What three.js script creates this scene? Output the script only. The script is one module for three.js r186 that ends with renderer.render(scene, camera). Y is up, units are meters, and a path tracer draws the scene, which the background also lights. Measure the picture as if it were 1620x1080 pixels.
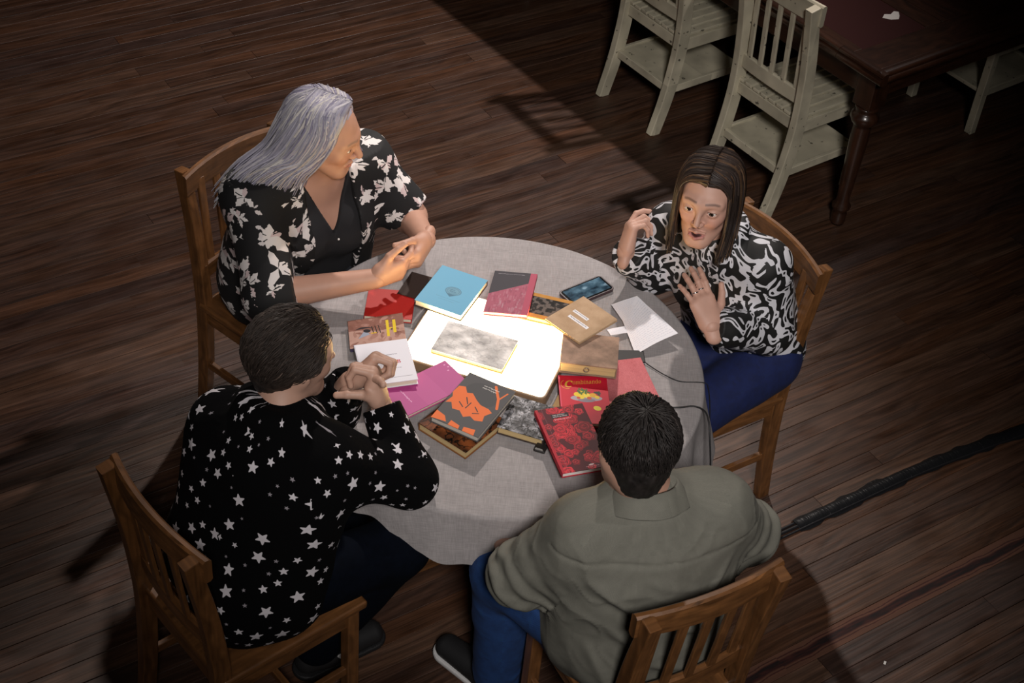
import * as THREE from 'three';
import { mergeGeometries } from 'three/addons/utils/BufferGeometryUtils.js';
import { RoundedBoxGeometry } from 'three/addons/geometries/RoundedBoxGeometry.js';
import { RectAreaLightUniformsLib } from 'three/addons/lights/RectAreaLightUniformsLib.js';

// ---------------------------------------------------------------- camera, light, exposure
const V = (x, y, z) => new THREE.Vector3(x, y, z);
const scene = new THREE.Scene();
scene.background = new THREE.Color(0x000000);
const camera = new THREE.PerspectiveCamera(2 * Math.atan(540 / 2400) * 180 / Math.PI, 1.5, 0.1, 60);
camera.position.set(0.03669, 3.52593, 3.11872);
camera.up.set(-0.09774, 0.75308, -0.65063);
camera.lookAt(V(0.03669, 3.52593 - 0.653758, 3.11872 - 0.756704));
scene.add(camera);
const renderer = new THREE.WebGLRenderer({ antialias: true });
renderer.toneMapping = THREE.LinearToneMapping;
renderer.toneMappingExposure = 0.92;
renderer.shadowMap.enabled = true;
renderer.shadowMap.type = THREE.PCFSoftShadowMap;
RectAreaLightUniformsLib.init();

function stageSpot(pos, target, color, intensity, angleDeg, penumbra, radius) {
  const s = new THREE.SpotLight(color, intensity, 0, angleDeg * Math.PI / 180, penumbra, 2);
  s.position.set(...pos); s.target.position.set(...target); s.castShadow = true;
  s.shadow.mapSize.set(2048, 2048); s.shadow.radius = radius; s.shadow.camera.near = 0.3; s.shadow.camera.far = 14; s.shadow.bias = -0.0005;
  scene.add(s, s.target); return s;
}
// the hall's stage lamps, hung from the ceiling out of the picture
stageSpot([-0.1, 4.65, -3.7], [0.14, 0.5, -0.10], 0xfff3ea, 66, 18.5, 0.9, 4);       // behind the table, throws the shadows towards the balcony
stageSpot([2.6, 5.2, -3.4], [-1.3, 0.0, -1.75], 0xfff2ee, 96, 25, 0.8, 5);          // beyond the desk
// a soft wide lamp over the balcony rail
stageSpot([0.55, 5.0, 4.5], [0.32, 0.85, -0.20], 0xfdf6f2, 104, 15.5, 1.0, 22);

// ---------------------------------------------------------------- helpers
let seedState = 12345;
const rnd = () => { seedState = (seedState + 0x6d2b79f5) | 0; let t = Math.imul(seedState ^ (seedState >>> 15), 1 | seedState); t = (t + Math.imul(t ^ (t >>> 7), 61 | t)) ^ t; return ((t ^ (t >>> 14)) >>> 0) / 4294967296; };
const rr = (a, b) => a + (b - a) * rnd();
const reseed = (s) => { seedState = s; };
const lerp = (a, b, t) => a + (b - a) * t;
const clamp = (x, a, b) => Math.min(b, Math.max(a, x));
const sst = (a, b, x) => { const t = clamp((x - a) / (b - a), 0, 1); return t * t * (3 - 2 * t); };
function hash3(i, j, k) { let h = Math.imul(i, 374761393) ^ Math.imul(j, 668265263) ^ Math.imul(k, 2147483647 - 1274126177); h = Math.imul(h ^ (h >>> 13), 1274126177); h ^= h >>> 16; return (h >>> 0) / 4294967296; }
function vnoise(x, y, z) {                                          // -1..1
  const i = Math.floor(x), j = Math.floor(y), k = Math.floor(z);
  let u = x - i, v = y - j, w = z - k; u = u * u * (3 - 2 * u); v = v * v * (3 - 2 * v); w = w * w * (3 - 2 * w);
  const a = lerp(lerp(lerp(hash3(i, j, k), hash3(i + 1, j, k), u), lerp(hash3(i, j + 1, k), hash3(i + 1, j + 1, k), u), v),
    lerp(lerp(hash3(i, j, k + 1), hash3(i + 1, j, k + 1), u), lerp(hash3(i, j + 1, k + 1), hash3(i + 1, j + 1, k + 1), u), v), w);
  return a * 2 - 1;
}
const fbm = (x, y, z, o = 3) => { let s = 0, a = 0.5; for (let i = 0; i < o; i++) { s += a * vnoise(x, y, z); x = x * 2.03 + 7.1; y = y * 2.03 + 3.7; z = z * 2.03 + 1.3; a *= 0.5; } return s; };

const names = {};
function numbered(n) { const k = names[n] = (names[n] ?? -1) + 1; return k ? n + '_' + String(k).padStart(3, '0') : n; }
function mesh(name, geo, mat, parent) {
  const m = new THREE.Mesh(geo, mat); m.name = name; m.castShadow = m.receiveShadow = true;
  if (parent) parent.add(m); return m;
}
function tag(o, label, category, group) { o.userData.label = label; o.userData.category = category; if (group) o.userData.group = group; return o; }
function thing(name, label, category, pos = [0, 0, 0], turn = 0, group) {
  const o = new THREE.Group(); o.name = numbered(name); o.position.set(...pos); o.rotation.y = turn; scene.add(o);
  return tag(o, label, category, group);
}
function structure(o) { o.userData.kind = 'structure'; return o; }
function canvasTex(w, h, draw, srgb = true, wrap = true) {
  const c = document.createElement('canvas'); c.width = w; c.height = h;
  draw(c.getContext('2d'), w, h);
  const t = new THREE.CanvasTexture(c); if (srgb) t.colorSpace = THREE.SRGBColorSpace;
  if (wrap) t.wrapS = t.wrapT = THREE.RepeatWrapping; t.anisotropy = 8; return t;
}
function dataTex(w, h, f, srgb = false) {                           // f(u, v, x, y) -> [r, g, b] 0..255 (or one number)
  const d = new Uint8Array(w * h * 4);
  for (let y = 0; y < h; y++) for (let x = 0; x < w; x++) { const c = f(x / w, y / h, x, y), o = (y * w + x) * 4; if (c.length) { d[o] = c[0]; d[o + 1] = c[1]; d[o + 2] = c[2]; } else d[o] = d[o + 1] = d[o + 2] = c; d[o + 3] = 255; }
  const t = new THREE.DataTexture(d, w, h, THREE.RGBAFormat); t.wrapS = t.wrapT = THREE.RepeatWrapping; t.magFilter = THREE.LinearFilter; t.minFilter = THREE.LinearMipmapLinearFilter; t.generateMipmaps = true;
  if (srgb) t.colorSpace = THREE.SRGBColorSpace; t.needsUpdate = true; return t;
}
const std = (o) => new THREE.MeshStandardMaterial(o);
const phys = (o) => new THREE.MeshPhysicalMaterial(o);

// uv in metres from position, the grain (u) running along axis g ('x' | 'y' | 'z'); s = metres per texture repeat
function boxUV(geo, g = 'x', s = 1, ou = 0, ov = 0) {
  const p = geo.attributes.position, n = geo.attributes.normal, uv = new Float32Array(p.count * 2);
  for (let i = 0; i < p.count; i++) {
    const P = { x: p.getX(i), y: p.getY(i), z: p.getZ(i) }, N = { x: Math.abs(n.getX(i)), y: Math.abs(n.getY(i)), z: Math.abs(n.getZ(i)) };
    const rest = ['x', 'y', 'z'].filter((a) => a !== g);
    let u = P[g], v;
    if (N[g] > 0.7) { u = P[rest[0]] * 0.3; v = P[rest[1]]; } else v = N[rest[0]] > N[rest[1]] ? P[rest[1]] : P[rest[0]];
    uv[i * 2] = u / s + ou; uv[i * 2 + 1] = v / s + ov;
  }
  geo.setAttribute('uv', new THREE.BufferAttribute(uv, 2)); return geo;
}
function rbox(w, h, d, x, y, z, r = 0.004, seg = 2) { const g = new RoundedBoxGeometry(w, h, d, seg, Math.min(r, w / 2.01, h / 2.01, d / 2.01)); g.translate(x, y, z); return g; }
const nonIdx = (g) => g.index ? g.toNonIndexed() : g;
function merge(list) { return mergeGeometries(list.map((g) => { const q = nonIdx(g); for (const k of Object.keys(q.attributes)) if (!['position', 'normal', 'uv'].includes(k)) q.deleteAttribute(k); if (!q.attributes.uv) q.setAttribute('uv', new THREE.BufferAttribute(new Float32Array(q.attributes.position.count * 2), 2)); return q; })); }
function tube(pts, r, seg = 40, rad = 8, closed = false) { return new THREE.TubeGeometry(new THREE.CatmullRomCurve3(pts.map((p) => V(...p)), closed), seg, r, rad, closed); }
// ---------------------------------------------------------------- materials of the room
// wood grain: pale and dark streaks along u (tile 2 m x 0.5 m)
function grainTex(w, h, seed, contrast, rings = 1) {
  return dataTex(w, h, (u, v, x, y) => {
    const U = u * 8, W = v * 26;                                      // noise is tiled by blending
    const f = (uu) => { const wob = fbm(uu * 0.7, W * 0.12, seed, 2) * 2.2; return 0.55 * fbm(uu * 0.35, (W + wob) * 1.6, seed + 5, 3) + 0.45 * vnoise(uu * 1.4, W * 5.5, seed + 9) * 0.6 + 0.35 * rings * Math.pow(Math.abs(Math.sin((W + wob * 2.5) * 1.9)), 6) * -0.5 + 0.3 * fbm(uu * 3.5, W * 0.6, seed + 3, 3); };
    const t = sst(0.85, 1, u), a = f(U) * (1 - t) + f(U - 8) * t;
    return clamp(200 + a * contrast, 20, 255);
  }, true);
}
const floorGrain = grainTex(2048, 512, 3, 95);
const floorRough = dataTex(512, 256, (u, v) => clamp(150 + 90 * fbm(u * 14, v * 10, 2, 4), 60, 255));
const chairGrain = grainTex(1024, 256, 11, 90, 0.6);
// worn boards: six tones of old varnished pine
const plankTones = [[0.150, 0.086, 0.056], [0.118, 0.066, 0.044], [0.176, 0.104, 0.066], [0.132, 0.070, 0.041], [0.104, 0.062, 0.047], [0.165, 0.084, 0.046]];
const plankMats = plankTones.map((c) => { const m = std({ map: floorGrain, roughnessMap: floorRough, roughness: 0.82, bumpMap: floorGrain, bumpScale: 0.0012 }); m.color.setRGB(c[0], c[1] * 0.88, c[2] * 0.84).multiplyScalar(0.80); return m; });
// one board carries long dark heartwood streaks
const streakMat = std({ roughness: 0.8, map: dataTex(1024, 256, (u, v) => { const w = 0.012 * vnoise(u * 9, 3, 1) + 0.006 * vnoise(u * 40, 1, 2), q = Math.abs(v - 0.5 - w), wid = 0.030 * sst(0.15, 0.6, vnoise(u * 5, 7, 4) + 0.55) , core = sst(wid, wid * 0.55, q) * (0.7 + 0.3 * vnoise(u * 60, v * 120, 2)), line = sst(0.0035, 0.001, Math.abs(q - wid * 1.35)) * 0.6, g = 1 - 0.82 * Math.max(core, line), a = 0.12 * fbm(u * 10, v * 60, 6, 3); return [clamp(176 * (g + a), 0, 255), clamp(112 * (g * g + a), 0, 255), clamp(84 * (g * g + a), 0, 255)]; }, true) });
streakMat.color.setRGB(0.24, 0.27, 0.28);
const subfloorMat = std({ map: floorGrain, roughness: 0.8 }); subfloorMat.color.setRGB(0.07, 0.042, 0.03);

// ---------------------------------------------------------------- floor: narrow boards, each its own mesh
const floor = structure(new THREE.Group()); floor.name = 'floor'; scene.add(floor);
{
  const sub = new THREE.BoxGeometry(11, 0.2, 11); boxUV(sub, 'x', 2); sub.translate(0, -0.128, -1.5);
  mesh('subfloor', sub, subfloorMat, floor);
  const AZ = 35.84 * Math.PI / 180, dx = Math.cos(AZ), dz = -Math.sin(AZ), nx = Math.sin(AZ), nz = Math.cos(AZ);
  const W = 0.072;
  // the area of floor in view from the balcony, with a step's margin
  const poly = [[-3.9, -4.0], [3.6, -5.2], [2.5, 1.0], [-2.2, 1.35]];
  function board(L, w, h, ou, ov) {
    const a = w / 2, c = 0.0009, prof = [[-a, -0.02], [-a, h - c], [-a + c, h], [a - c, h], [a, h - c], [a, -0.02]];
    const pos = [], uv = [], idx = [];
    const quad = (p, q, r, s, len) => { const o = pos.length / 3; pos.push(...p, ...q, ...r, ...s); for (const k of [p, q, r, s]) uv.push((k[0]) / 2 + ou, (k[2] + k[1] * 0.6) / 0.5 + ov); idx.push(o, o + 1, o + 2, o, o + 2, o + 3); };
    for (let i = 0; i < 5; i++) { const [z0, y0] = prof[i], [z1, y1] = prof[i + 1]; quad([-L / 2, y0, z0], [-L / 2, y1, z1], [L / 2, y1, z1], [L / 2, y0, z0]); }
    quad([L / 2, -0.02, a], [L / 2, -0.02, -a], [L / 2, h - c, -a], [L / 2, h - c, a]);
    quad([-L / 2, -0.02, -a], [-L / 2, -0.02, a], [-L / 2, h - c, a], [-L / 2, h - c, -a]);
    const g = new THREE.BufferGeometry(); g.setAttribute('position', new THREE.Float32BufferAttribute(pos, 3)); g.setAttribute('uv', new THREE.Float32BufferAttribute(uv, 2)); g.setIndex(idx);
    const q = g.toNonIndexed(); q.computeVertexNormals(); return q;
  }
  reseed(77);
  let nMin = 1e9, nMax = -1e9; for (const [x, z] of poly) { const n = x * nx + z * nz; nMin = Math.min(nMin, n); nMax = Math.max(nMax, n); }
  let k = 0;
  for (let n = nMin; n < nMax; n += W, k++) {
    let lo = 1e9, hi = -1e9;                                          // the row clipped to the polygon
    for (let i = 0; i < 4; i++) {
      const [x0, z0] = poly[i], [x1, z1] = poly[(i + 1) % 4], a = x0 * nx + z0 * nz - n, b = x1 * nx + z1 * nz - n;
      if (a * b < 0) { const t = a / (a - b), x = lerp(x0, x1, t), z = lerp(z0, z1, t), s = x * dx + z * dz; lo = Math.min(lo, s); hi = Math.max(hi, s); }
    }
    if (hi <= lo) continue;
    let s = lo - rr(0, 0.6);
    while (s < hi) {
      const L = rr(1.9, 3.6), e = Math.min(s + L, hi + 0.3), len = e - s;
      if (len > 0.15) {
        const streak = Math.abs(n - 0.836) < W / 2, g = board(len - 0.0015, W - rr(0.0007, 0.0020), rr(-0.0009, 0.0002), rnd() * 7, streak ? 0.5 : rnd() * 7);
        const m = mesh('plank', g, streak ? streakMat : plankMats[Math.floor(rnd() * 6)], floor), c = (s + e) / 2;
        m.position.set(c * dx + n * nx, 0, c * dz + n * nz); m.rotation.y = AZ;
        m.castShadow = false;
      }
      s = e;
    }
  }
}
// walls and ceiling of the dark hall, outside the picture
{
  const plaster = std({ roughness: 0.95 }); plaster.color.setRGB(0.16, 0.14, 0.125);
  const W = (name, w, h, d, x, y, z) => structure(mesh(name, boxUV(new THREE.BoxGeometry(w, h, d), 'x', 1), plaster, scene)).position.set(x, y, z);
  W('wall_back', 11, 6.4, 0.2, 0, 3.1, -7.1); W('wall_front', 11, 6.4, 0.2, 0, 3.1, 6.1 - 2 + 1.9);
  W('wall_left', 0.2, 6.4, 13.2, -5.6, 3.1, -0.5); W('wall_right', 0.2, 6.4, 13.2, 5.6, 3.1, -0.5);
  W('ceiling', 11.4, 0.2, 13.4, 0, 6.35, -0.5);
}
// ---------------------------------------------------------------- chairs
const brownWood = phys({ map: chairGrain, roughness: 0.42, clearcoat: 0.35, clearcoatRoughness: 0.3 }); brownWood.color.setRGB(0.25, 0.105, 0.034);
const creamPaint = std({ roughness: 0.6, map: dataTex(512, 512, (u, v) => { const a = fbm(u * 30, v * 30, 4, 4), b = vnoise(u * 90, v * 90, 8); const chip = a > 0.44 && b > 0.1 ? 0.5 : 1; const g = (206 + 40 * fbm(u * 8, v * 8, 1, 3)) * chip; return [g, g * 0.985, g * 0.94]; }, true) });
creamPaint.color.setRGB(0.86, 0.82, 0.68);
function sweepSide(center, widths, depth) {                           // a post: side profile (z, y) with its width, extruded along x
  const cz = new THREE.CatmullRomCurve3(center.map(([z, y]) => V(z, y, 0))), n = 20, L = [], R = [];
  for (let i = 0; i <= n; i++) { const t = i / n, p = cz.getPoint(t), d = cz.getTangent(t), w = widths[0] * (1 - t) * (1 - t) + widths[1] * 2 * t * (1 - t) + widths[2] * t * t; L.push([p.x - d.y * w / 2, p.y + d.x * w / 2]); R.push([p.x + d.y * w / 2, p.y - d.x * w / 2]); }
  const s = new THREE.Shape(); [...L, ...R.reverse()].forEach(([a, b], i) => i ? s.lineTo(a, b) : s.moveTo(a, b)); s.closePath();
  const g = new THREE.ExtrudeGeometry(s, { depth: depth - 0.008, bevelEnabled: true, bevelThickness: 0.004, bevelSize: 0.003, bevelSegments: 2, curveSegments: 4 });
  g.translate(0, 0, -depth / 2 + 0.004); g.rotateY(-Math.PI / 2);     // z -> x ; x -> z
  return g;
}
function curvedRail(w, h, t, bow, y, z, crown = 0) {                  // a back rail bowed to the rear in plan; crown raises the middle of its top edge
  const n = 14, g = new THREE.BufferGeometry(), pos = [], idx = [], c = 0.006;
  const sec = [[-t / 2, -h / 2 + c], [-t / 2, h / 2 - c], [-t / 2 + c, h / 2], [t / 2 - c, h / 2], [t / 2, h / 2 - c], [t / 2, -h / 2 + c], [t / 2 - c, -h / 2], [-t / 2 + c, -h / 2]];
  for (let i = 0; i <= n; i++) { const u = i / n * 2 - 1, zz = z - bow * (1 - u * u); for (const [a, b] of sec) pos.push(u * w / 2, y + b + (b > 0 ? crown * (1 - u * u) : 0), zz + a); }
  for (let i = 0; i < n; i++) for (let j = 0; j < 8; j++) { const a = i * 8 + j, b = i * 8 + (j + 1) % 8; idx.push(a, a + 8, b, b, a + 8, b + 8); }
  for (let j = 1; j < 7; j++) { idx.push(0, j, j + 1); idx.push(n * 8, n * 8 + j + 1, n * 8 + j); }
  g.setAttribute('position', new THREE.Float32BufferAttribute(pos, 3)); g.setIndex(idx); const q = g.toNonIndexed(); q.computeVertexNormals(); return q;
}
function makeChair(name, label, mat, pos, face, opt = {}) {
  const { w = 0.40, H = 0.92, slats = 5, shelf = false, seatSlats = false, group } = opt;
  const t = thing(name, label, 'chair', [pos[0], 0, pos[1]], Math.atan2(face[0], face[1]), group);
  const gx = w / 2 - 0.018, ou = () => rnd() * 5;
  const P = (n, g, ax) => mesh(n, boxUV(g, ax, 0.7, ou(), ou()), mat, t);
  const back = shelf ? [[-0.275, 0], [-0.232, 0.16], [-0.2, 0.36], [-0.197, 0.5], [-0.215, 0.7], [-0.258, H]] : [[-0.235, 0], [-0.212, 0.2], [-0.2, 0.42], [-0.205, 0.55], [-0.222, 0.72], [-0.256, H]];
  for (const s of [-1, 1]) {
    const p = sweepSide(back, shelf ? [0.045, 0.062, 0.04] : [0.034, 0.05, 0.032], 0.034); p.translate(s * gx, 0, 0); P('back_post', p, 'y');
    const lg = rbox(0.036, 0.435, 0.036, s * (gx - 0.002), 0.2175, 0.185, 0.004); P('leg', lg, 'y');
    P('apron', rbox(0.02, 0.055, 0.37, s * (gx - 0.002), 0.405, -0.005, 0.003), 'z');
    if (!shelf) P('stretcher', rbox(0.016, 0.028, 0.39, s * (gx - 0.002), 0.19, -0.01, 0.003), 'z');
  }
  P('apron', rbox(w - 0.06, 0.055, 0.02, 0, 0.405, 0.187, 0.003), 'x'); P('apron', rbox(w - 0.06, 0.05, 0.02, 0, 0.405, -0.19, 0.003), 'x');
  if (shelf) {
    P('shelf', rbox(w - 0.04, 0.018, 0.40, 0, 0.2, -0.015, 0.003), 'x');
    P('shelf_edge', rbox(0.016, 0.035, 0.38, -gx, 0.2, -0.01, 0.003), 'z'); P('shelf_edge', rbox(0.016, 0.035, 0.38, gx, 0.2, -0.01, 0.003), 'z'); P('shelf_edge', rbox(w - 0.05, 0.035, 0.018, 0, 0.2, -0.222, 0.003), 'x');
  } else P('stretcher', rbox(w - 0.05, 0.024, 0.018, 0, 0.185, 0.02, 0.003), 'x');
  if (seatSlats) for (let i = 0; i < 8; i++) P('seat_slat', rbox(0.034, 0.014, 0.40, (i - 3.5) * (w - 0.06) / 7.4, 0.441, 0.0, 0.003), 'z');
  else P('seat', rbox(w + 0.01, 0.026, 0.43, 0, 0.446, 0.01, 0.009, 3), 'z');
  // the back: bowed rails with slats between them
  const bow = shelf ? 0.012 : 0.028, topY = H - 0.03, lowY = shelf ? 0.53 : 0.575, tz = -0.222, lz = -0.188;
  P('top_rail', curvedRail(w + 0.012, shelf ? 0.085 : 0.072, 0.022, bow, topY, tz, shelf ? 0 : 0.012), 'x');
  P('lower_rail', curvedRail(w - 0.04, shelf ? 0.065 : 0.06, 0.02, bow * 0.7, lowY, lz - 0.006), 'x');
  const span = w - (shelf ? 0.13 : 0.12);
  for (let i = 0; i < slats; i++) {
    const u = slats > 1 ? i / (slats - 1) * 2 - 1 : 0, x = u * span / 2, za = lz - 0.008 - bow * 0.7 * (1 - u * u * 0.7), zb = tz - bow * (1 - u * u * 0.7);
    const len = Math.hypot(topY - lowY, zb - za), g = rbox(shelf ? 0.022 : 0.026, len, 0.011, 0, 0, 0, 0.003); g.rotateX(Math.atan2(zb - za, topY - lowY)); g.translate(x, (topY + lowY) / 2, (za + zb) / 2); P('slat', g, 'y');
  }
  return t;
}
reseed(5);
const chairAt = (bx, bz, f) => [bx + f[0] * 0.225, bz + f[1] * 0.225];     // from the middle of the top rail to the chair's own middle
{
  const f1 = [0.8, 0.6]; makeChair('wooden_chair', 'brown wooden chair under the woman with long grey hair', brownWood, chairAt(-0.842, -0.645, f1), f1);
  const f2 = [0.72, -0.694]; makeChair('wooden_chair', 'golden brown slat-back chair under the person in the star-print fleece', brownWood, chairAt(-0.73, 0.80, f2), f2);
  const f3 = [-0.82, 0.573]; makeChair('wooden_chair', 'orange-brown wooden chair under the woman in the swirl-print blouse', brownWood, chairAt(0.775, -0.48, f3), f3);
  const f4 = [-0.52, -0.854]; makeChair('wooden_chair', 'reddish brown slat-back chair behind the person in the grey shirt', brownWood, chairAt(0.534, 0.880, f4), f4, { w: 0.385 });
}

// ---------------------------------------------------------------- the dark desk and its cream chairs
{
  const L = [-0.63, -0.777], D = [0.777, -0.63];                       // along the side with the chairs; across the desk
  const corner = [1.276, -1.768], len = 2.3, wid = 1.5, top = 0.765;
  const cx = corner[0] + L[0] * len / 2 + D[0] * wid / 2, cz = corner[1] + L[1] * len / 2 + D[1] * wid / 2;
  const desk = thing('writing_desk', 'long dark wooden desk with red leather inlays and turned legs', 'desk', [cx, 0, cz], Math.atan2(-L[1], L[0]));
  const mahog = phys({ map: chairGrain, roughness: 0.33, clearcoat: 0.6, clearcoatRoughness: 0.18 }); mahog.color.setRGB(0.058, 0.022, 0.011);
  const leather = phys({ roughness: 0.8, specularIntensity: 0.3, bumpMap: dataTex(256, 256, (u, v) => 128 + 90 * fbm(u * 60, v * 60, 3, 3)), bumpScale: 0.0008 }); leather.color.setRGB(0.030, 0.007, 0.006);
  // the local frame: rotation about y by a maps local x to (cos a, -sin a); local z to (sin a, cos a)
  const a = Math.atan2(-L[1], L[0]), lz = [Math.sin(a), Math.cos(a)], out = -(D[0] * lz[0] + D[1] * lz[1]) > 0 ? 1 : -1;   // out * local z points to the chairs
  const X = (d) => -len / 2 + d, Z = (d) => out * (wid / 2 - d);        // d metres in from the near end / from the chair side
  const P = (n, g, ax, m) => mesh(n, boxUV(g, ax, 0.8, rnd() * 4, rnd() * 4), m, desk);
  const box = (x0, x1, z0, z1, y0, y1, r = 0.003) => rbox(x1 - x0, y1 - y0, Math.abs(z1 - z0), (X(x0) + X(x1)) / 2, (y0 + y1) / 2, (Z(z0) + Z(z1)) / 2, r);
  // top: frame boards, inlays and a middle field, each its own piece
  P('end_board', box(0.012, 0.15, 0.012, wid - 0.012, top - 0.03, top), 'z', mahog);
  P('end_board', box(len - 0.15, len - 0.012, 0.012, wid - 0.012, top - 0.03, top), 'z', mahog);
  P('side_board', box(0.1505, len - 0.1505, 0.012, 0.055, top - 0.03, top), 'x', mahog); P('side_board', box(0.1505, len - 0.1505, wid - 0.055, wid - 0.012, top - 0.03, top), 'x', mahog);
  P('middle_board', box(0.1505, len - 0.1505, 0.40, 0.488, top - 0.03, top), 'x', mahog); P('middle_board', box(0.1505, len - 0.1505, 0.489, wid - 0.40, top - 0.03, top), 'x', mahog);
  for (const [x0, x1] of [[0.1505, 0.80], [0.88, 1.50], [1.58, len - 0.1505]]) for (const [z0, z1] of [[0.0555, 0.3995], [wid - 0.3995, wid - 0.0555]]) P('leather_inlay', box(x0, x1, z0, z1, top - 0.03, top - 0.002, 0.002), 'x', leather);
  for (const x0 of [0.801, 1.501]) for (const [z0, z1] of [[0.0555, 0.3995], [wid - 0.3995, wid - 0.0555]]) P('cross_board', box(x0, x0 + 0.078, z0, z1, top - 0.03, top), 'z', mahog);
  // moulded rim, in two lengths on the chair side with a joint between them
  const prof = new THREE.Shape(); prof.moveTo(0, 0); prof.lineTo(0.012, 0); prof.quadraticCurveTo(0.030, -0.002, 0.030, -0.014); prof.lineTo(0.024, -0.017); prof.quadraticCurveTo(0.040, -0.022, 0.040, -0.034); prof.quadraticCurveTo(0.038, -0.046, 0.020, -0.048); prof.lineTo(0, -0.048); prof.closePath();
  const rim = (l) => { const g = new THREE.ExtrudeGeometry(prof, { depth: l, bevelEnabled: false, curveSegments: 6 }); return g; };   // profile in xy, runs along z
  const rimX = (x0, x1, far) => { const l = x1 - x0, g = rim(l), sg = far ? -out : out; g.translate(0, 0, -l / 2); g.rotateY(-sg * Math.PI / 2); g.translate((X(x0) + X(x1)) / 2, top, Z(far ? wid - 0.012 : 0.012)); return g; };
  P('rim_moulding', rimX(-0.028, 0.20, 0), 'x', mahog); P('rim_moulding', rimX(0.202, len + 0.028, 0), 'x', mahog); P('rim_moulding', rimX(-0.028, len + 0.028, 1), 'x', mahog);
  for (const e of [0, 1]) { const g = rim(wid + 0.02); g.translate(0, 0, -(wid + 0.02) / 2); if (!e) g.rotateY(Math.PI); g.translate(e ? len / 2 - 0.012 : -len / 2 + 0.012, top, 0); P('rim_moulding', g, 'z', mahog); }
  // apron with a drawer face
  P('apron', box(0.05, len - 0.05, 0.05, 0.075, 0.60, top - 0.048), 'x', mahog); P('apron', box(0.05, len - 0.05, wid - 0.075, wid - 0.05, 0.60, top - 0.048), 'x', mahog);
  P('apron', box(0.05, 0.075, 0.0755, wid - 0.0755, 0.60, top - 0.048), 'z', mahog); P('apron', box(len - 0.075, len - 0.05, 0.0755, wid - 0.0755, 0.60, top - 0.048), 'z', mahog);
  // turned legs
  const tp = [[0.0, 0], [0.026, 0], [0.03, 0.012], [0.03, 0.05], [0.024, 0.06], [0.036, 0.075], [0.038, 0.088], [0.028, 0.1], [0.025, 0.12], [0.031, 0.25], [0.037, 0.4], [0.035, 0.455], [0.03, 0.462], [0.046, 0.476], [0.056, 0.495], [0.054, 0.512], [0.042, 0.522], [0.038, 0.53], [0.046, 0.54], [0.046, 0.552], [0.0, 0.553]].map(([r, y]) => new THREE.Vector2(r, y));
  for (const dx of [0.085, len - 0.085]) for (const dz of [0.085, wid - 0.085]) {
    const g = merge([new THREE.LatheGeometry(tp, 24).translate(X(dx), 0, Z(dz)), rbox(0.088, top - 0.048 - 0.553, 0.088, X(dx), (top - 0.048 + 0.553) / 2, Z(dz), 0.004)]);
    P('leg', g, 'y', mahog);
  }
  // torn scrap of pale paper stuck to the leather
  const sc = new THREE.Shape(); [[-0.045, 0], [-0.02, 0.022], [0.004, 0.014], [0.03, 0.03], [0.046, 0.02], [0.03, -0.008], [0.012, -0.028], [-0.02, -0.022]].forEach(([x, y], i) => i ? sc.lineTo(x, y) : sc.moveTo(x, y));
  const sg = new THREE.ExtrudeGeometry(sc, { depth: 0.0006, bevelEnabled: false }); sg.rotateX(-Math.PI / 2);
  const pm = std({ roughness: 0.9 }); pm.color.setRGB(0.62, 0.60, 0.56);
  const scrap = tag(mesh(numbered('paper_scrap'), sg, pm, scene), 'torn scrap of pale paper lying on red leather inlay', 'paper');
  scrap.position.set(1.368, top - 0.0018, -2.20); scrap.rotation.y = 0.5;

  const cf = D;                                                        // cream chairs face the desk
  const cream = (n, bx, bz, f, label) => makeChair('painted_chair', label, creamPaint, [bx, bz], f, { w: 0.39, H: 0.93, slats: 5, shelf: true, seatSlats: true });
  const rear = (lx, lz2) => [lx + L[0] * 0.172 + cf[0] * 0.275, lz2 + L[1] * 0.172 + cf[1] * 0.275];     // from the foot of the post nearer the round table
  cream(0, ...rear(0.985, -1.865), cf, 'cream painted slat-back chair tucked in beside the desk corner leg');
  cream(1, ...rear(0.545, -2.41), cf, 'cream painted chair farther along the desk side from its corner leg');
  cream(2, 1.985, -2.92, [-D[0], -D[1]], 'cream painted chair on the far side of the desk');
}
// ---------------------------------------------------------------- round table and cloth
const TOP = 0.75, TR = 0.57;
{
  const t = thing('round_table', 'round wooden table hidden under the pale tablecloth', 'table');
  const m = brownWood;
  mesh('tabletop', boxUV(new THREE.CylinderGeometry(TR - 0.006, TR - 0.006, 0.028, 64).translate(0, TOP - 0.0165, 0), 'x', 0.7), m, t);
  mesh('pedestal', boxUV(new THREE.LatheGeometry([[0, 0.05], [0.05, 0.05], [0.06, 0.12], [0.04, 0.2], [0.055, 0.45], [0.04, 0.62], [0.12, 0.70], [0.12, TOP - 0.031], [0, TOP - 0.031]].map(([r, y]) => new THREE.Vector2(r, y)), 24), 'y', 0.7), m, t);
  for (let i = 0; i < 4; i++) { const g = rbox(0.24, 0.05, 0.05, 0.16, 0.03, 0, 0.01); g.rotateY(i * Math.PI / 2 + 0.6); mesh('foot', boxUV(g, 'x', 0.7), m, t); }
}
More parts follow.
